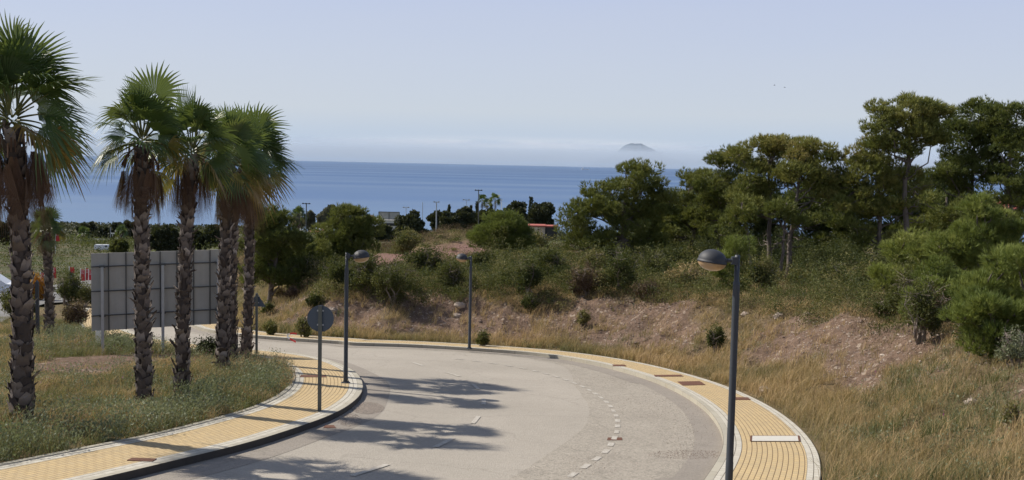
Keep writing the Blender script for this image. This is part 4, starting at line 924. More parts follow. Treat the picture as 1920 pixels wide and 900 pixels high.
def car(c, heading, label, L=4.3, W=1.75, H=1.45, van=False, mat='carwhite'):
    c = np.array(c, float); r_ = empty('parked_car' if not van else 'white_van', c, label, 'car' if not van else 'van'); cs, sn = math.cos(heading), math.sin(heading)
    R = lambda p: (c[0]+p[0]*cs-p[1]*sn, c[1]+p[0]*sn+p[1]*cs, c[2]+p[2])
    pf = [(-.5, .28), (-.5, .62), (-.46, .78), (-.40, .95), (-.36, 1.), (.06, 1.), (.22, .66), (.42, .60), (.5, .48), (.5, .28)] if not van else [(-.5, .22), (-.5, .9), (-.48, 1.), (.25, 1.), (.38, .62), (.49, .52), (.5, .22)]
    g = Geo(); V = []; m = len(pf)
    for sy in (-1, 1):
        for (x, z) in pf: V.append(R((x*L, sy*W/2*(1 if z < .65 else .84), z*H)))
    V += [R((0, -W/2, .3*H)), R((0, W/2, .3*H))]
    g.add(V, [[i, (i+1) % m, m+(i+1) % m, m+i] for i in range(m)], [[2*m, (i+1) % m, i] for i in range(m)]+[[2*m+1, m+i, m+(i+1) % m] for i in range(m)]); g.build('body', M[mat], r_, origin=c)
    for sy in (-1, 1):
        for (x0, x1) in ((-.36, -.16), (-.14, .05)) if not van else ((.1, .27),):
            g = Geo(); y0 = sy*(W/2*.93+.0); V = [R((x0*L, sy*W/2*1.005, .66*H)), R((x1*L, sy*W/2*1.005, .66*H)), R((x1*L-.05, sy*W/2*.86, .94*H)), R((x0*L+.08, sy*W/2*.86, .94*H))]; g.add(V, [[0, 1, 2, 3]]); g.build('side_window', M['glass'], r_, origin=c)
        for x in (-.31, .31):
            g = Geo(); p0 = np.array(R((x*L, sy*W/2*.8, .32))); p1 = np.array(R((x*L, sy*W/2*1.03, .32))); g.tube([p0, p1], .32, 16); w_ = g.build('wheel', M['tyre'], r_, origin=c)
            g = Geo(); g.tube([p1, p1+(p1-p0)*.05], .18, 12); g.build('rim', M['galv'], w_, origin=c)
    g = Geo(); x = .5*L+.01; 
    for sy in (-1, 1):
        g = Geo(); g.add([R((x, sy*W*.42, .42*H)), R((x, sy*W*.26, .42*H)), R((x-.02, sy*W*.26, .52*H)), R((x-.02, sy*W*.42, .52*H))], [[0, 1, 2, 3]]); g.build('headlight', M['galv'], r_, origin=c)
cq = ground_at(-14, 561); car(cq+np.array([0, 0, .06]), .25, 'white car on the far road at the left edge behind the nearest palm')
cq = ground_at(195, 471); cq = on_ground(cq[0], cq[1]); car(cq, .05, 'white van parked beyond the green field above the billboard', 3.9, 1.6, 1.5, True)

# far road at left with banners
RPx = [(-200, 612), (-110, 590), (-30, 570), (35, 557), (90, 547), (135, 539), (180, 533), (250, 526), (340, 520)]
C_ = cr([tuple(ground_at(*q)[:2]) for q in RPx], 1.5); Nn_ = normals(C_); g = Geo(); V = []
offs = np.linspace(-3.4, 3.4, 7); 
for o in offs:
    P = C_+Nn_*o; V.append(np.c_[P, smooth(height(P[:, 0], P[:, 1]).copy(), 2)+.14])
V = np.stack(V, 1); m = V.shape[1]; i = (np.arange(len(C_)-1)[:, None]*m+np.arange(m-1)[None]).ravel()
g.add(V.reshape(-1, 3), np.stack([i, i+1, i+m+1, i+m], -1)); tag(g.build('far_road', M['farroad']), 'grey road passing below on the left', 'road', kind='structure')
def banner(px, yt, yb, wpx, Yb, polebase, mat, label, textc=None, white=None, pole=True, side=1, grp='red banners along the far road'):
    b = atg(px, Yb); s = Yb/F; tp = at(px, yt-1.5, Yb); r_ = empty('banner', b, label, 'banner', grp)
    if pole: g = Geo(); g.tube([b-np.array([0, 0, .2]), tp], [.07, .05], 8); g.build('pole', M['white'], r_, origin=b)
    x0 = tp[0]+(.07 if side > 0 else -.07-wpx*s); z1 = at(px, yt, Yb)[2]; z0 = at(px, yb, Yb)[2]; g = Geo(); nx_, nz_ = 6, 12; V = []
    for k in range(nz_+1):
        for j in range(nx_+1):
            u = j/nx_; v = k/nz_; V.append((x0+u*wpx*s, Yb+math.sin(u*5+v*3)*.09*wpx*s*u, z1+(z0-z1)*v+u*.03*(z0-z1)))
    i = (np.arange(nz_)[:, None]*(nx_+1)+np.arange(nx_)[None]).ravel(); g.add(V, np.stack([i, i+1, i+nx_+2, i+nx_+1], -1)); cl = g.build('cloth', M[mat], r_, origin=b)
    if textc:
        g = Geo(); ztop, zbot, n_, wd = textc
        for k in range(n_):
            z = z1+(z0-z1)*(ztop+(zbot-ztop)*(k+.5)/n_); h = abs(z0-z1)*(zbot-ztop)/n_*.6; cx = x0+wpx*s*.5; ww = wpx*s*wd
            st = [(0, -.5, .5), (1, -.5, .5)] if k % 3 == 0 else ([(0, -.5, .5), (2, 0, 1)] if k % 3 == 1 else [(1, -.5, .5), (3, 0, 1), (2, 0, 1)])
            g.box((cx-ww*.38, Yb-.13, z), (ww*.22, .01, h)); g.box((cx+ww*(.1 if k % 2 else .38), Yb-.13, z), (ww*.2, .01, h*(.6 if k % 4 == 1 else 1)))
            g.box((cx, Yb-.13, z+h*(.45-.4*(k % 3))), (ww, .01, h*.22))
        g.build('lettering', M['white'], cl, origin=None if False else b)
    return r_
FR = atg(99, 106)
banner(99, 501, 521, 5, 125, None, 'flagred', 'single red banner on a white pole left of the navy banner', (.05, .5, 4, .5))
banner(151, 505, 526, 7, 127, None, 'flagred', 'left one of the three red banners beside the billboard', (.05, .4, 3, .5))
banner(160, 503, 525, 6, 131, None, 'flagred', 'middle one of the three red banners beside the billboard', (.05, .4, 3, .5))
banner(166, 506, 525, 6, 128, None, 'flagred', 'right one of the three red banners, touching the billboard edge', (.05, .5, 4, .5))
banner(76, 511, 533, 5, 123, None, 'flagred', 'red banner just left of the small palm trunk', (.05, .5, 3, .5))
banner(104, 438, 452, 7, 215, None, 'flagred', 'red flag flying high behind the small palm', (.0, .3, 2, .8))
banner(129, 510, 552, 8, 98, None, 'navy', 'navy banner with vertical white lettering and an orange top', (.08, .95, 13, .22), pole=False, grp=None)
banner(130, 501, 511, 8, 99, None, 'flagred', 'orange red top panel standing over the navy banner', None, pole=True, grp=None)

# ------------------------------------------------------------------ birds, ship
for k, (x, y, sx) in enumerate(((1452, 160, 1.), (1471, 164, .85))):
    c = at(x, y, 330.); g = Geo(); P = c+np.array([[-.28, 0, 0], [-.1, 0, .04], [.1, 0, .05], [.24, 0, .02], [.4, 0, 0]]); g.tube(P, [.02, .07, .08, .05, .01], 8)
    r_ = g.build('bird', M['bird'], origin=c); tag(r_, ['higher and paler of the two tiny birds in the sky', 'lower of the two tiny birds in the sky'][k], 'bird')
    for s_ in (-1, 1):
        g = Geo(); g.add(np.array([[-.06, 0, .05], [.12, 0, .05], [.1, s_*.3, .2*sx], [-.02, s_*.3, .22*sx], [.04, s_*.62, .12*sx]]), [[0, 1, 2, 3]], [[3, 2, 4]]); g.build('wing', M['bird'], r_)
c = at(1097, 309.5, 14000.); c[2] = -60; g = Geo(); g.add([(-50, -8, 0), (50, -8, 0), (62, 0, 9), (-52, 8, 0), (50, 8, 0), (-55, -9, 10), (55, -9, 10), (-55, 9, 10), (55, 9, 10)], [[0, 1, 6, 5], [3, 7, 8, 4], [5, 6, 8, 7], [0, 5, 7, 3]], [[1, 2, 6], [4, 8, 2], [6, 2, 8]]); V_ = None
shp = g.build('ship', M['white']); shp.location = c; tag(shp, 'tiny pale ship on the horizon left of the mountain', 'ship')
g = Geo(); g.box((-30, 0, 19), (24, 14, 18)); g.box((-32, 0, 31), (8, 6, 8)); g.build('superstructure', M['white'], shp)

# ------------------------------------------------------------------ shrubs (things)
def sb_(px, py, wpx, hpx, label, mat='leaf', group='shrubs of the slope', up=0, **kw):
    q = ground_at(px, py); s = q[1]/F; e_ = 1.25 if (q[1] > 44 and wpx > 35) else 1.; w = wpx*s*e_; h = hpx*s*1.02*(e_*.92 if e_ > 1 else 1)
    n = kw.pop('n', int(1500+min(4500, 1900*w*h))); sz = kw.pop('size', max(.05, .0016*q[1]+.012))
    return bush(q, w, h, label, mat=mat, n=n, size=sz, group=group, **kw)
S = sb_
S(737, 570, 74, 66, 'dark open bush drooping at the bank edge below the pink flowers')
S(688, 545, 62, 52, 'green bush right behind the lamp on the inner pavement')
S(632, 542, 60, 44, 'green bush on the crest between the round sign and the lamp', tint=(.0, .5))
S(580, 538, 60, 46, 'dark green bush on the crest above the round sign', tint=(.0, .5))
S(848, 545, 52, 48, 'dark rounded bush just left of the farthest lamp')
S(795, 522, 66, 52, 'green bush in front of the pink flowers')
S(905, 520, 46, 44, 'green bush right behind the farthest lamp', tint=(.3, .8))
S(990, 560, 44, 62, 'tall dark bush with a drooping tail at the bank edge right of the farthest lamp', tint=(.0, .4))
S(992, 584, 34, 26, 'small dark tuft hanging under the drooping bush', tint=(.0, .4))
S(1035, 530, 70, 60, 'wide dark green bush below the stone house', tint=(.1, .5))
S(1100, 556, 58, 48, 'rounded dry brown bush on the bank crest', mat='dryleaf', tint=(.1, .7))
S(1112, 520, 50, 40, 'pale olive bush over the dry brown one', tint=(.7, 1.))
S(1165, 548, 72, 66, 'dark glossy bush below the broad pine', tint=(.0, .5))
S(1222, 535, 60, 56, 'mid green bush left of the nearest lamp', tint=(.2, .7))
S(1290, 548, 66, 44, 'pale grassy bush under the nearest lamp head', mat='grass', tint=(.3, .6))
S(1212, 560, 46, 26, 'low brownish bush on the bank below the mid green one', mat='dryleaf')
S(1342, 662, 36, 48, 'small dark isolated bush low on the bank just left of the lamp pole', tint=(.0, .5))
S(1093, 612, 26, 26, 'tiny bright green bush on the bare bank', tint=(.7, 1.))
S(1430, 545, 50, 50, 'leafy bush at the foot of the dark trunks', tint=(.4, .9))
S(1500, 545, 70, 36, 'low bright bush under the flat topped pines', tint=(.5, 1.))
S(1560, 560, 56, 60, 'upright leafy bush on the crest right of the bare trunks', tint=(.3, .8), lobes=7)
S(1612, 552, 60, 46, 'pale leafy bush on the crest near the olive pine', tint=(.5, 1.))
S(1662, 598, 52, 34, 'dark low bush at the top of the bare slope', tint=(.0, .4))
S(1700, 600, 80, 96, 'big green bush behind the tall spindly one', tint=(.2, .7))
S(1722, 644, 84, 110, 'tall spindly dark leafed bush rooted in the bare slope', tint=(.1, .6), lobes=12, stems=10)
S(1752, 626, 60, 76, 'rust brown dead bush beside the spindly one', mat='dryleaf', tint=(.0, .5))
S(1822, 668, 84, 84, 'dark green bush under the nearest young pine', tint=(.1, .6))
S(1900, 690, 60, 66, 'grey green bush at the right edge below the young pines', mat='herb', tint=(.2, .7))
S(1896, 806, 26, 42, 'little yellow green bush alone on the slope at the far right', tint=(.6, 1.))
S(590, 578, 34, 26, 'small dark bush peeping above the round sign', tint=(.1, .5))
S(548, 562, 28, 20, 'small brown domed bush left of the round sign', mat='dryleaf', tint=(.1, .5))
S(527, 560, 22, 16, 'smaller brown domed bush right of the triangular sign', mat='dryleaf', tint=(.0, .4))
S(502, 590, 24, 20, 'low dark bush right beside the triangular sign', tint=(.1, .5))
S(508, 641, 26, 24, 'bright green weed bush at the far kerb beside the triangular sign', tint=(.4, .9))
S(567, 641, 26, 34, 'bright green weed bush at the far kerb left of the round sign', tint=(.4, .9))
S(905, 650, 24, 26, 'green weed bush at the foot of the bank right of the farthest lamp', tint=(.3, .8))
S(388, 668, 44, 34, 'dark green bush under the right end of the billboard', tint=(.1, .5))
S(128, 572, 44, 50, 'dark leafy bush in front of the navy banner', tint=(.0, .5))
S(160, 575, 40, 34, 'olive bush at the left edge of the billboard', tint=(.4, .9))
S(68, 566, 40, 40, 'orange rust coloured bush behind the dark metal post', mat='orangeleaf', tint=(.3, 1.))
S(143, 618, 56, 50, 'brown dry bush left of the billboard', mat='dryleaf', tint=(.1, .6))
S(30, 600, 60, 50, 'olive bush behind the nearest palm trunk', tint=(.3, .9))
S(760, 478, 50, 36, 'flower dotted bush at the left of the pink field', tint=(.3, .9))
S(765, 458, 44, 18, 'yellow green mound behind the pink field', tint=(.7, 1.))
S(1005, 480, 40, 36, 'olive bush in front of the stone house', tint=(.6, 1.))
S(1140, 510, 60, 40, 'dark blue green bush under the broad pine', tint=(.0, .3))
S(470, 535, 40, 50, 'green bush right of the last palm trunk', tint=(.3, .8))
S(1650, 540, 70, 60, 'shaded bush below the dense olive pine', tint=(.1, .6))

# ------------------------------------------------------------------ stuff: undergrowth, grass, stones
def scatter(n, xr, yr, dens):
    X = rs.uniform(*xr, n); Y = rs.uniform(*yr, n); do, di = zones(X, Y); k = rs.rand(n) < dens(X, Y, do, di)
    X, Y, do, di = X[k], Y[k], do[k], di[k]; return X, Y, height(X, Y, (do, di)), do, di
def invis(X, Y): return np.abs(X) > Y*.56+2.5      # outside the widest view of interest
def off_road(do, di, e=0.): return ((do > SW+e) | (di > SW+e))
def blades(name, X, Y, Z, k, h, w, tint, lean, label, mat='grass', clump=.07):
    n = len(X); m_ = n*k; P = np.c_[np.repeat(X, k), np.repeat(Y, k), np.repeat(Z, k)]; P[:, :2] += rs.normal(size=(m_, 2))*clump
    H = (np.repeat(h, k)*rs.uniform(.45, 1.1, m_))[:, None]; ln = rs.normal(size=(m_, 2))*lean+np.array([.10, -.0]); d = np.c_[ln, np.ones(m_)]
    s = np.c_[rs.normal(size=(m_, 2)), np.zeros(m_)]; s /= np.linalg.norm(s, axis=1)[:, None]; ww = np.repeat(w, k)[:, None]
    a = P+s*ww; b = P-s*ww; mid = P+d*H*.55; tip = P+d*H*np.array([1.7, 1.7, 1.]); c1 = mid+s*ww*.7; c2 = mid-s*ww*.7
    V = np.stack([a, b, c2, c1, tip], 1).reshape(-1, 3); i = np.arange(m_)*5; t = np.repeat(tint, k)+rs.uniform(-.1, .1, m_)
    g = Geo(); g.add(V, np.stack([i, i+1, i+2, i+3], -1), np.stack([i+3, i+2, i+4], -1), tint=np.clip(np.stack([t-.05, t-.05, t, t, t+.08], 1).ravel(), 0, 1))
    return tag(g.build(name, M[mat]), label, name.replace('_', ' '), kind='stuff')
# herbs, small leafy plants on the verge front and the green patches
def leafstuff(name, X, Y, Z, h, k, size, tint, label, mat='herb', spread=.12):
    n = len(X); m_ = n*k; P = np.c_[np.repeat(X, k), np.repeat(Y, k), np.repeat(Z, k)]; u = rs.rand(m_); P[:, :2] += rs.normal(size=(m_, 2))*spread*(.4+.8*u)[:, None]; P[:, 2] += u*np.repeat(h, k)
    g = Geo(); leaves(g, P, size, np.clip(np.repeat(tint, k)+rs.uniform(-.15, .15, m_), 0, 1) if True else 0, .45, .5); return tag(g.build(name, M[mat]), label, name.replace('_', ' '), kind='stuff')
# near right & along the outer pavement
def dR(X, Y, do, di):
    t = do-SW; b = bare_mask(X, Y, do, di); n_ = fbm(X, Y, 1.6)
    return (t > .02)*np.where(t < 9, 1, .35)*(1-b*.86)*(.35+1.1*n_)*(~invis(X, Y))
X, Y, Z, do, di = scatter(78000, (-22, 17), (12, 62), dR); t = do-SW
tn = .62+.35*(fbm(X+9, Y+4, 2.5)-.5)*2.2+.08*rs.normal(size=len(X)); green = sstep(fbm(X+70, Y, 4.5), .55, .70)*.55; tn = np.where(green > rs.rand(len(X)), .12+.15*rs.rand(len(X)), tn)
h = (.20+.36*fbm(X+3, Y+3, 2.))*np.where(t < 4, 1.05, .75); w = .0030+.00012*Y
blades('grass', X, Y, Z, 9, h, w, np.clip(tn, .05, .92), .28, 'dry golden and green wild grass on the bank along the outer bend')
# verge (left)
def dL(X, Y, do, di):
    t = di-SW; return (t > .03)*(1-path_mask(X, Y)*.96)*(.35+fbm(X, Y, 1.2))*(~invis(X, Y))*(X > -24)
X, Y, Z, do, di = scatter(46000, (-24, -3), (11, 46), dL); t = di-SW
front = 1-sstep(t, .9, 2.2+.8*fbm(X, Y, 3)); tn = .60+(fbm(X+9, Y+4, 2.2)-.5)*1.5+.06*rs.normal(size=len(X)); tn = np.where(rs.rand(len(X)) < front*.45+.35*(fbm(X+20, Y, 2.5) > .5), .08+.25*rs.rand(len(X)), tn)
q_ = pl(200, 805); tipz = np.exp(-((X+6.2)**2+(Y-31)**2)/9.)+.8*np.exp(-((X-q_[0])**2+(Y-q_[1]-.5)**2)/.25); tn = np.where(rs.rand(len(X)) < tipz, .62+.3*rs.rand(len(X)), tn)
h = .06+.62*fbm(X+3, Y+3, 1.1)**1.6+.35*tipz; h = h*np.where(path_mask(X, Y+1.4) > .3, .4, 1.)
blades('grass', X, Y, Z, 9, h, .0030+.00012*Y, np.clip(tn, .03, .92), .30, 'mixed green and straw coloured wild grass of the palm verge')
X, Y, Z, do, di = scatter(14000, (-50, -12), (42, 80), lambda X, Y, do, di: (X/Y < -.2)*(do > 2.2)*((di > 2.2)|(do > 2.2))*(~invis(X, Y))*(np.abs(do) > 2)*((X/Y > -.62)))
ok = np.ones(len(X), bool)
for c in C_[::2]: ok &= ((X-c[0])**2+(Y-c[1])**2 > 16)
X, Y, Z = X[ok], Y[ok], Z[ok]
blades('grass', X, Y, Z, 7, .25+.4*fbm(X, Y, 2), .010+0*X, np.clip(.45+.9*(fbm(X+5, Y, 5)-.4), .1, .85), .3, 'dry golden grass on the ground left of and behind the billboard', clump=.16)
def dW(X, Y, do, di): return (di-SW > .2)*(fbm(X+4, Y+60, 1.4) > .5)*(1-path_mask(X, Y))*(~invis(X, Y))*(Y < 42)
X, Y, Z, do, di = scatter(2600, (-22, -3), (12, 40), dW); k_ = 60; hh_ = .28+.6*rs.rand(len(X))**1.6
leafstuff('weeds', X, Y, Z, hh_, 60, .045, np.clip(.25+.6*rs.rand(len(X)), 0, .84), 'taller grey green weeds scattered through the verge grass', spread=.09)
# tall oat stalks
def dO(X, Y, do, di): return (((do-SW > .1)&(do-SW < 3.2))|((di-SW > .3)))*(fbm(X+40, Y, 1.7) > .52)*(1-path_mask(X, Y))*(~invis(X, Y))*.8
X, Y, Z, do, di = scatter(14000, (-22, 15), (13, 46), dO)
blades('grass_stalks', X, Y, Z, 3, .45+.3*rs.rand(len(X)), .0022+.00007*Y, .6+.3*rs.rand(len(X)), .17, 'tall pale seed stalks standing above the wild grass')
# plateau & far side grasses
def dP(X, Y, do, di): return (do-SW > 6)*(Y > 44)*(fbm(X, Y, 5) > .40)*(~invis(X, Y))*(1-pink_mask(X, Y)*.8)
X, Y, Z, do, di = scatter(26000, (-55, 60), (44, 105), dP)
blades('grass', X, Y, Z, 7, (.3+.35*fbm(X, Y, 3))*np.where(Y > 75, .7, 1.), .0045+.00012*Y, np.clip(.1+.8*(fbm(X+5, Y, 6)-.3)*1.3, 0, .8), .3, 'grey green wild grass on the plateau behind the bank', clump=.16)
def dH(X, Y, do, di):
    t = di-SW; fr = 1-sstep(t, .8, 2.4+1.5*fbm(X+11, Y, 3)); return (t > -.02)*np.clip(fr+.25*(fbm(X, Y, 1.5) > .55), 0, 1)*(~invis(X, Y))*(1-path_mask(X, Y))*(Y < 40)*(1-.9*np.exp(-((X+6.2)**2+(Y-32)**2)/9.))*sstep(fbm(X+2, Y+8, .9), .33, .5)
X, Y, Z, do, di = scatter(26000, (-20, -3), (11, 40), dH); hh_ = .08+.8*fbm(X+5, Y+5, .9)**1.5
leafstuff('herbs', X, Y, Z, hh_, 26, .040+.0007*20, np.clip(.2+.5*fbm(X, Y, 2)+.0*X, 0, .8), 'low grey green leafy herbs crowding the back edge of the left pavement')
def dF(X, Y, do, di): return ((di-SW > .6)&(X < -6))*(np.exp(-((X+10.5)**2+(Y-24)**2)/16)+.6*(fbm(X+77, Y, 2.) > .62))*.6+((do-SW > .3)&(do-SW < 3.5))*(fbm(X+33, Y, 1.5) > .66)*.3
X, Y, Z, do, di = scatter(1600, (-20, 12), (13, 42), dF)
leafstuff('wild_flowers', X, Y, Z+.12, .2+.1*rs.rand(len(X)), 4, .045, np.full(len(X), 1.15), 'scattered small pink and purple wild flowers', spread=.1)
def dB(X, Y, do, di): return ((do-SW > .3)&(do-SW < 6))*sstep(fbm(X+70, Y, 4.5), .50, .62)*(~invis(X, Y))*.9
X, Y, Z, do, di = scatter(12000, (-14, 16), (12, 46), dB)
leafstuff('herbs', X, Y, Z, .1+.22*rs.rand(len(X)), 14, .055, .3+.4*rs.rand(len(X)), 'green leafy weeds among the dry grass of the outer bank')
# undergrowth on the plateau
def dU(X, Y, do, di): return (do-SW > 6.3+1.5*fbm(X, Y, 2))*(Y > 20)*(fbm(X+13, Y+3, 4.) > .40)*(~invis(X, Y))*(1-pink_mask(X, Y)*.95)
X, Y, Z, do, di = scatter(5200, (-50, 55), (22, 104), dU); hh_ = (.25+1.1*fbm(X+5, Y+5, 5.)+1.3*rs.rand(len(X))**3)*np.where(Y > 70, .45, 1.)*np.where((X/Y > -.16)&(X/Y < -.02)&(Y > 50), .4, 1.)
sp = .30; k = 150; n_ = len(X)
g = Geo(); m_ = n_*k; P = np.c_[np.repeat(X, k), np.repeat(Y, k), np.repeat(Z, k)]; u = rs.rand(m_)**.8; P[:, :2] += rs.normal(size=(m_, 2))*(sp*(1.1-.6*u))[:, None]; P[:, 2] += u*np.repeat(hh_, k)
tt_ = np.repeat(np.clip(.45+(fbm(X, Y, 3.)-.5)*1.8+rs.normal(size=n_)*.2, 0, 1), k)+rs.uniform(-.12, .12, m_)
leaves(g, P, np.repeat(.04+.001*Y, k), np.clip(tt_, 0, 1), .55)
for (n0, xr, yr, f_) in ((4400, (-26, 24), (24, 62), lambda X, Y, do, di: (do-SW > 3.7+1.6*fbm(X, Y, 2))*(do-SW < 11)*(fbm(X+3, Y+31, 3.) > .43)*(~invis(X, Y))*(X/Y < .40)), (1900, (-20, 3), (46, 66), lambda X, Y, do, di: (do-SW > 3.6)*(X/Y > -.34)*(fbm(X+3, Y+31, 2.2) > .47)*(1-pink_mask(X, Y))), (2600, (4, 44), (58, 76), lambda X, Y, do, di: (X/Y > .08)*(X/Y < .55)*1.)):
    X, Y, Z, do, di = scatter(n0, xr, yr, f_); n_ = len(X); hh_ = (.3+1.0*rs.rand(n_)*fbm(X, Y, 4)+1.0*rs.rand(n_)**3)*np.where(Y > 63, 1.7, 1.)*np.where((X/Y > -.16)&(X/Y < -.03)&(Y > 48), .5, 1.); k = 230; m_ = n_*k
    P = np.c_[np.repeat(X, k), np.repeat(Y, k), np.repeat(Z, k)]; u = rs.rand(m_)**.8; P[:, :2] += rs.normal(size=(m_, 2))*(.27*(1.1-.5*u))[:, None]; P[:, 2] += u*np.repeat(hh_, k)
    leaves(g, P, np.repeat(.035+.0007*Y, k), np.clip(np.repeat(np.where((Y > 60)&(X > 4), .12, .50)+rs.normal(size=n_)*.32, k)+rs.uniform(-.12, .12, m_), 0, 1), .55)  # low leaf tint under the pines paints in the canopy's shade
if 1: tag(g.build('undergrowth', M['leaf']), 'dense low green scrub covering the plateau between the bushes', 'undergrowth', kind='stuff')
# field scrub at left far
def dFF(X, Y, do, di): return (X/Y < -.24)*(X/Y > -.6)*(fbm(X, Y, 9) > .42)*1.
X, Y, Z, do, di = scatter(4200, (-32, 30), (24, 95), lambda X, Y, do, di: (do-SW > 3.8)*(fbm(X+3, Y+31, 3.) > .38)*(~invis(X, Y))*(1-pink_mask(X, Y))); n_ = len(X); k = 120; m_ = n_*k
hh_ = .3+.6*rs.rand(n_); P = np.c_[np.repeat(X, k), np.repeat(Y, k), np.repeat(Z, k)]; u = rs.rand(m_); P[:, :2] += rs.normal(size=(m_, 2))*(.34*(1.1-.5*u))[:, None]; P[:, 2] += u*np.repeat(hh_, k)
g = Geo(); leaves(g, P, np.repeat(.03+.0008*Y, k), np.clip(np.repeat(.5+rs.normal(size=n_)*.3, k)+rs.uniform(-.2, .2, m_), 0, 1), .35, .6); tag(g.build('dry_brush', M['dryleaf']), 'tan and brown dry brush mixed into the green scrub of the plateau', 'brush', kind='stuff')
X, Y, Z, do, di = scatter(5200, (-200, -14), (50, 330), dFF); k = 26; n_ = len(X)
ok = np.ones(n_, bool)
for c in C_[::2]: ok &= ((X-c[0])**2+(Y-c[1])**2 > 36)
X, Y, Z = X[ok], Y[ok], Z[ok]; n_ = len(X); sc_ = .5+Y/110
g = Geo(); m_ = n_*k; P = np.c_[np.repeat(X, k), np.repeat(Y, k), np.repeat(Z, k)]; u = rs.rand(m_); P[:, :2] += rs.normal(size=(m_, 2))*(.45*np.repeat(sc_, k))[:, None]; P[:, 2] += u*.55*np.repeat(sc_, k)*np.repeat(.5+rs.rand(n_), k)
leaves(g, P, .14*np.repeat(sc_, k), np.clip(np.repeat(.25+.8*(fbm(X, Y, 20)-.3), k)+rs.uniform(-.15, .15, m_), 0, 1), .6); tag(g.build('field_scrub', M['leaf']), 'green scrub covering the sloping field below on the left', 'scrub', kind='stuff')
# far wooded ground toward the shore
X = rs.uniform(-420, 420, 5200); Y = rs.uniform(230, 830, 5200); k_ = (np.abs(X) < Y*.56)&(fbm(X, Y, 60) > .5)&(~((X/Y < -.30)&(Y < 330))); X, Y = X[k_], Y[k_]; Z = height(X, Y); n_ = len(X); k = 26; m_ = n_*k
g = Geo(); P = np.c_[np.repeat(X, k), np.repeat(Y, k), np.repeat(Z, k)]+rand_dirs(m_)*np.repeat(rs.uniform(1.2, 3.2, n_), k)[:, None]*np.array([1.3, 1.3, .8]); P[:, 2] += 1.2
leaves(g, P, .0021*np.repeat(Y, k), rs.rand(m_), .7); tag(g.build('distant_wood', M['darkleaf']), 'hazy dark scrub and trees running down to the shore', 'wood', kind='stuff')
# stones on the bare bank, gravel on the road
def stones(name, X, Y, Z, s, tint, label):
    n = len(X); o = np.array([(1, 0, 0), (-1, 0, 0), (0, 1, 0), (0, -1, 0), (0, 0, 1), (0, 0, -1)], float); V = o[None]*s[:, None, None]*rs.uniform(.55, 1.2, (n, 6, 1))
    th = rs.uniform(0, PI, n); c, s_ = np.cos(th), np.sin(th); x = V[..., 0]*c[:, None]-V[..., 1]*s_[:, None]; y = V[..., 0]*s_[:, None]+V[..., 1]*c[:, None]; V = np.stack([x, y, V[..., 2]*.6], -1)+np.stack([X, Y, Z], -1)[:, None]
    f = np.array([(0, 2, 4), (2, 1, 4), (1, 3, 4), (3, 0, 4), (2, 0, 5), (1, 2, 5), (3, 1, 5), (0, 3, 5)]); T = (np.arange(n)[:, None, None]*6+f[None]).reshape(-1, 3)
    g = Geo(); g.add(V.reshape(-1, 3), T=T, tint=np.repeat(tint, 6)); return tag(g.build(name, M['rock']), label, name.replace('_', ' '), kind='stuff')
X, Y, Z, do, di = scatter(190000, (-20, 18), (15, 52), lambda X, Y, do, di: bare_mask(X, Y, do, di)*.8*(~invis(X, Y)))
n_ = len(X); sz = .012+.045*rs.rand(n_)**3+.10*(rs.rand(n_) < .008)*rs.rand(n_); stones('loose_stones', X, Y, Z, sz, np.clip(rs.normal(.42, .25, n_)+.3*(fbm(X+3, Y, 3) > .6), 0, 1), 'loose reddish and pale stones on the bare bank')
def gravel(cx, cy, rx, ry, n, s0, h, label):
    a = rs.uniform(0, 2*PI, n); r = rs.rand(n)**.6; px = cx+rx*r*np.cos(a); py = cy+ry*r*np.sin(a); P = np.array([pl(x, y) for x, y in zip(px, py)]); do, di = zones(P[:, 0], P[:, 1]); k = (do < -.03)&(di < -.03)
    P = P[k]; return P, do[k]
Pg = []; 
for (cx, cy, rx, ry, n) in ((690, 766, 30, 11, 1900), (655, 788, 22, 12, 700), (1290, 853, 75, 9, 900), (1230, 760, 90, 25, 700), (1290, 800, 60, 45, 700), (1150, 712, 80, 14, 400), (900, 664, 80, 3, 200), (1120, 870, 80, 22, 200)):
    Pg.append(gravel(cx, cy, rx, ry, n, 0, 0, '')[0])
sizes = np.concatenate([np.full(len(p), .013 if i < 2 else .008) for i, p in enumerate(Pg)]); Pg = np.vstack(Pg)
tg_ = np.concatenate([np.full(len(sizes), .95)]); stones('gravel', Pg[:, 0], Pg[:, 1], Pg[:, 2]+.012, sizes*rs.uniform(.6, 1.4, len(sizes)), np.where(sizes > .01, .95, rs.uniform(.1, .9, len(sizes))), 'loose gravel scattered at the edges of the road')

# ------------------------------------------------------------------ haze
def box_vol(x0, x1, y0, y1, z0, z1, dens, col, name, label):
    g = Geo(); g.box(((x0+x1)/2, (y0+y1)/2, (z0+z1)/2), (x1-x0, y1-y0, z1-z0)); m = bpy.data.materials.new(name); m.use_nodes = True; nt = m.node_tree; nt.nodes.remove(nt.nodes['Principled BSDF'])
    v = nt.nodes.new('ShaderNodeVolumePrincipled'); v.inputs['Density'].default_value = dens; v.inputs['Color'].default_value = (*col, 1); v.inputs['Anisotropy'].default_value = .0
    nt.links.new(v.outputs[0], nt.nodes['Material Output'].inputs['Volume']); o = g.build(name, m); tag(o, label, 'haze', kind='stuff'); return o
HAZE = .9e-5
if HAZE: box_vol(-80000, 80000, -60, 32000, -75, 60, HAZE, (.66, .82, 1.), 'haze', 'thin sea haze')
for k, (z0, z1, dn) in enumerate(((-58, 505, 4.e-4), (506, 600, 2.3e-4), (601, 800, 1.3e-4))):
    box_vol(-26000+900*k, 30000-1500*k, 33000+300*k, 41500, z0, z1, dn, (.68, .76, .85), 'sea_mist', 'pale blue mist lying on the sea before the mountain')

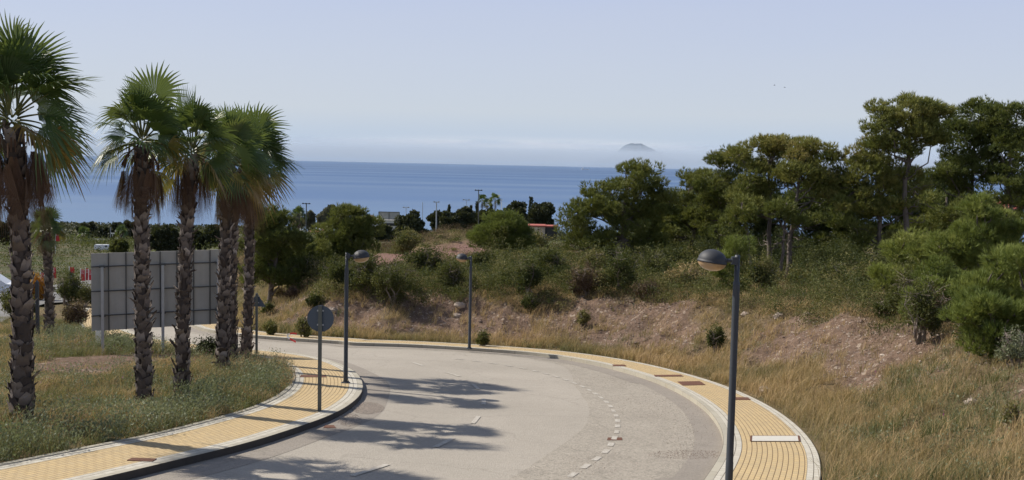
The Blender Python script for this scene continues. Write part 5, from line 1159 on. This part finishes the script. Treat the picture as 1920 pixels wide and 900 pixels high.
# ------------------------------------------------------------------ world, sun, camera
SD = np.array([-6., 2.3, 6.0]); SD /= np.linalg.norm(SD); el = math.asin(SD[2]); rot = math.atan2(SD[0], SD[1])
w = bpy.data.worlds.new('World'); scene.world = w; w.use_nodes = True; nt = w.node_tree; N = nt.nodes; L = nt.links; bg = N['Background']
sky = N.new('ShaderNodeTexSky'); sky.sky_type = 'NISHITA'; sky.sun_disc = False; sky.sun_elevation = el; sky.sun_rotation = rot; sky.air_density = 1.; sky.dust_density = 1.5; sky.ozone_density = 1.5; sky.altitude = 60
tc = N.new('ShaderNodeTexCoord'); sp_ = N.new('ShaderNodeSeparateXYZ'); L.new(tc.outputs['Generated'], sp_.inputs[0])
z_ = sp_.outputs['Z']
veil = ramp(nt, z_, [(0., (4.7, 6.1, 8.3)), (.012, (5.2, 6.5, 8.4)), (.05, (6.5, 7.2, 8.2)), (.10, (6.3, 7.0, 8.5)), (.18, (5.7, 6.5, 8.9)), (.6, (2.4, 3.3, 5.6))])
vf = ramp(nt, z_, [(0., .92), (.25, .85), (.7, .35)])
col = mix(nt, vf, sky.outputs[0], veil)
# thin low clouds over the horizon
mp = N.new('ShaderNodeMapping'); mp.inputs['Scale'].default_value = (4., 4., 60.); L.new(tc.outputs['Generated'], mp.inputs[0]); cn = noise(nt, 1.2, 7, .6, mp.outputs[0])
band = ramp(nt, z_, [(.014, 0.), (.0180, 1.), (.0205, .3), (.028, 0.)]); xm = ramp(nt, mth(nt, 'ABSOLUTE', mth(nt, 'SUBTRACT', sp_.outputs['X'], .02)), [(.05, 1.), (.22, 0.)])
cl = mth(nt, 'MULTIPLY', mth(nt, 'MULTIPLY', ramp(nt, cn, [(.36, 0.), (.52, 1.)]), band), xm)
col = mix(nt, mth(nt, 'MULTIPLY', cl, 1.), col, (10.5, 9.9, 9.6))
mp3 = N.new('ShaderNodeMapping'); mp3.inputs['Scale'].default_value = (2., 2., 9.); L.new(tc.outputs['Generated'], mp3.inputs[0]); cn3 = noise(nt, 1.3, 5, .5, mp3.outputs[0])
col = mix(nt, mth(nt, 'MULTIPLY', ramp(nt, cn3, [(.4, 0.), (.7, 1.)]), .16), col, (6.6, 6.9, 7.5))
L.new(col, bg.inputs['Color']); bg.inputs['Strength'].default_value = .075
sl = bpy.data.lights.new('sun', 'SUN'); sl.energy = 4.8; sl.angle = math.radians(.53); sl.color = (1., .93, .82)
so = bpy.data.objects.new('sun', sl); COL.objects.link(so)
import mathutils
so.rotation_euler = mathutils.Vector(SD).to_track_quat('Z', 'Y').to_euler()
cam = bpy.data.cameras.new('camera'); co = bpy.data.objects.new('camera', cam); COL.objects.link(co); scene.camera = co
cam.sensor_width = 36; cam.lens = F/1920*36; cam.clip_start = .1; cam.clip_end = 250000
co.matrix_world = mathutils.Matrix(((RX[0], UX[0], -f0[0], 0), (RX[1], UX[1], -f0[1], 0), (RX[2], UX[2], -f0[2], 0), (0, 0, 0, 1)))
vs = scene.view_settings; vs.view_transform = 'Standard'; vs.look = 'None'; vs.exposure = .32; vs.gamma = 1.
try: vs.use_curve_mapping = False
except Exception: pass
scene.cycles.max_bounces = 6; scene.cycles.transparent_max_bounces = 8; scene.cycles.volume_bounces = 1
scene.cycles.use_adaptive_sampling = True; scene.cycles.adaptive_threshold = .02
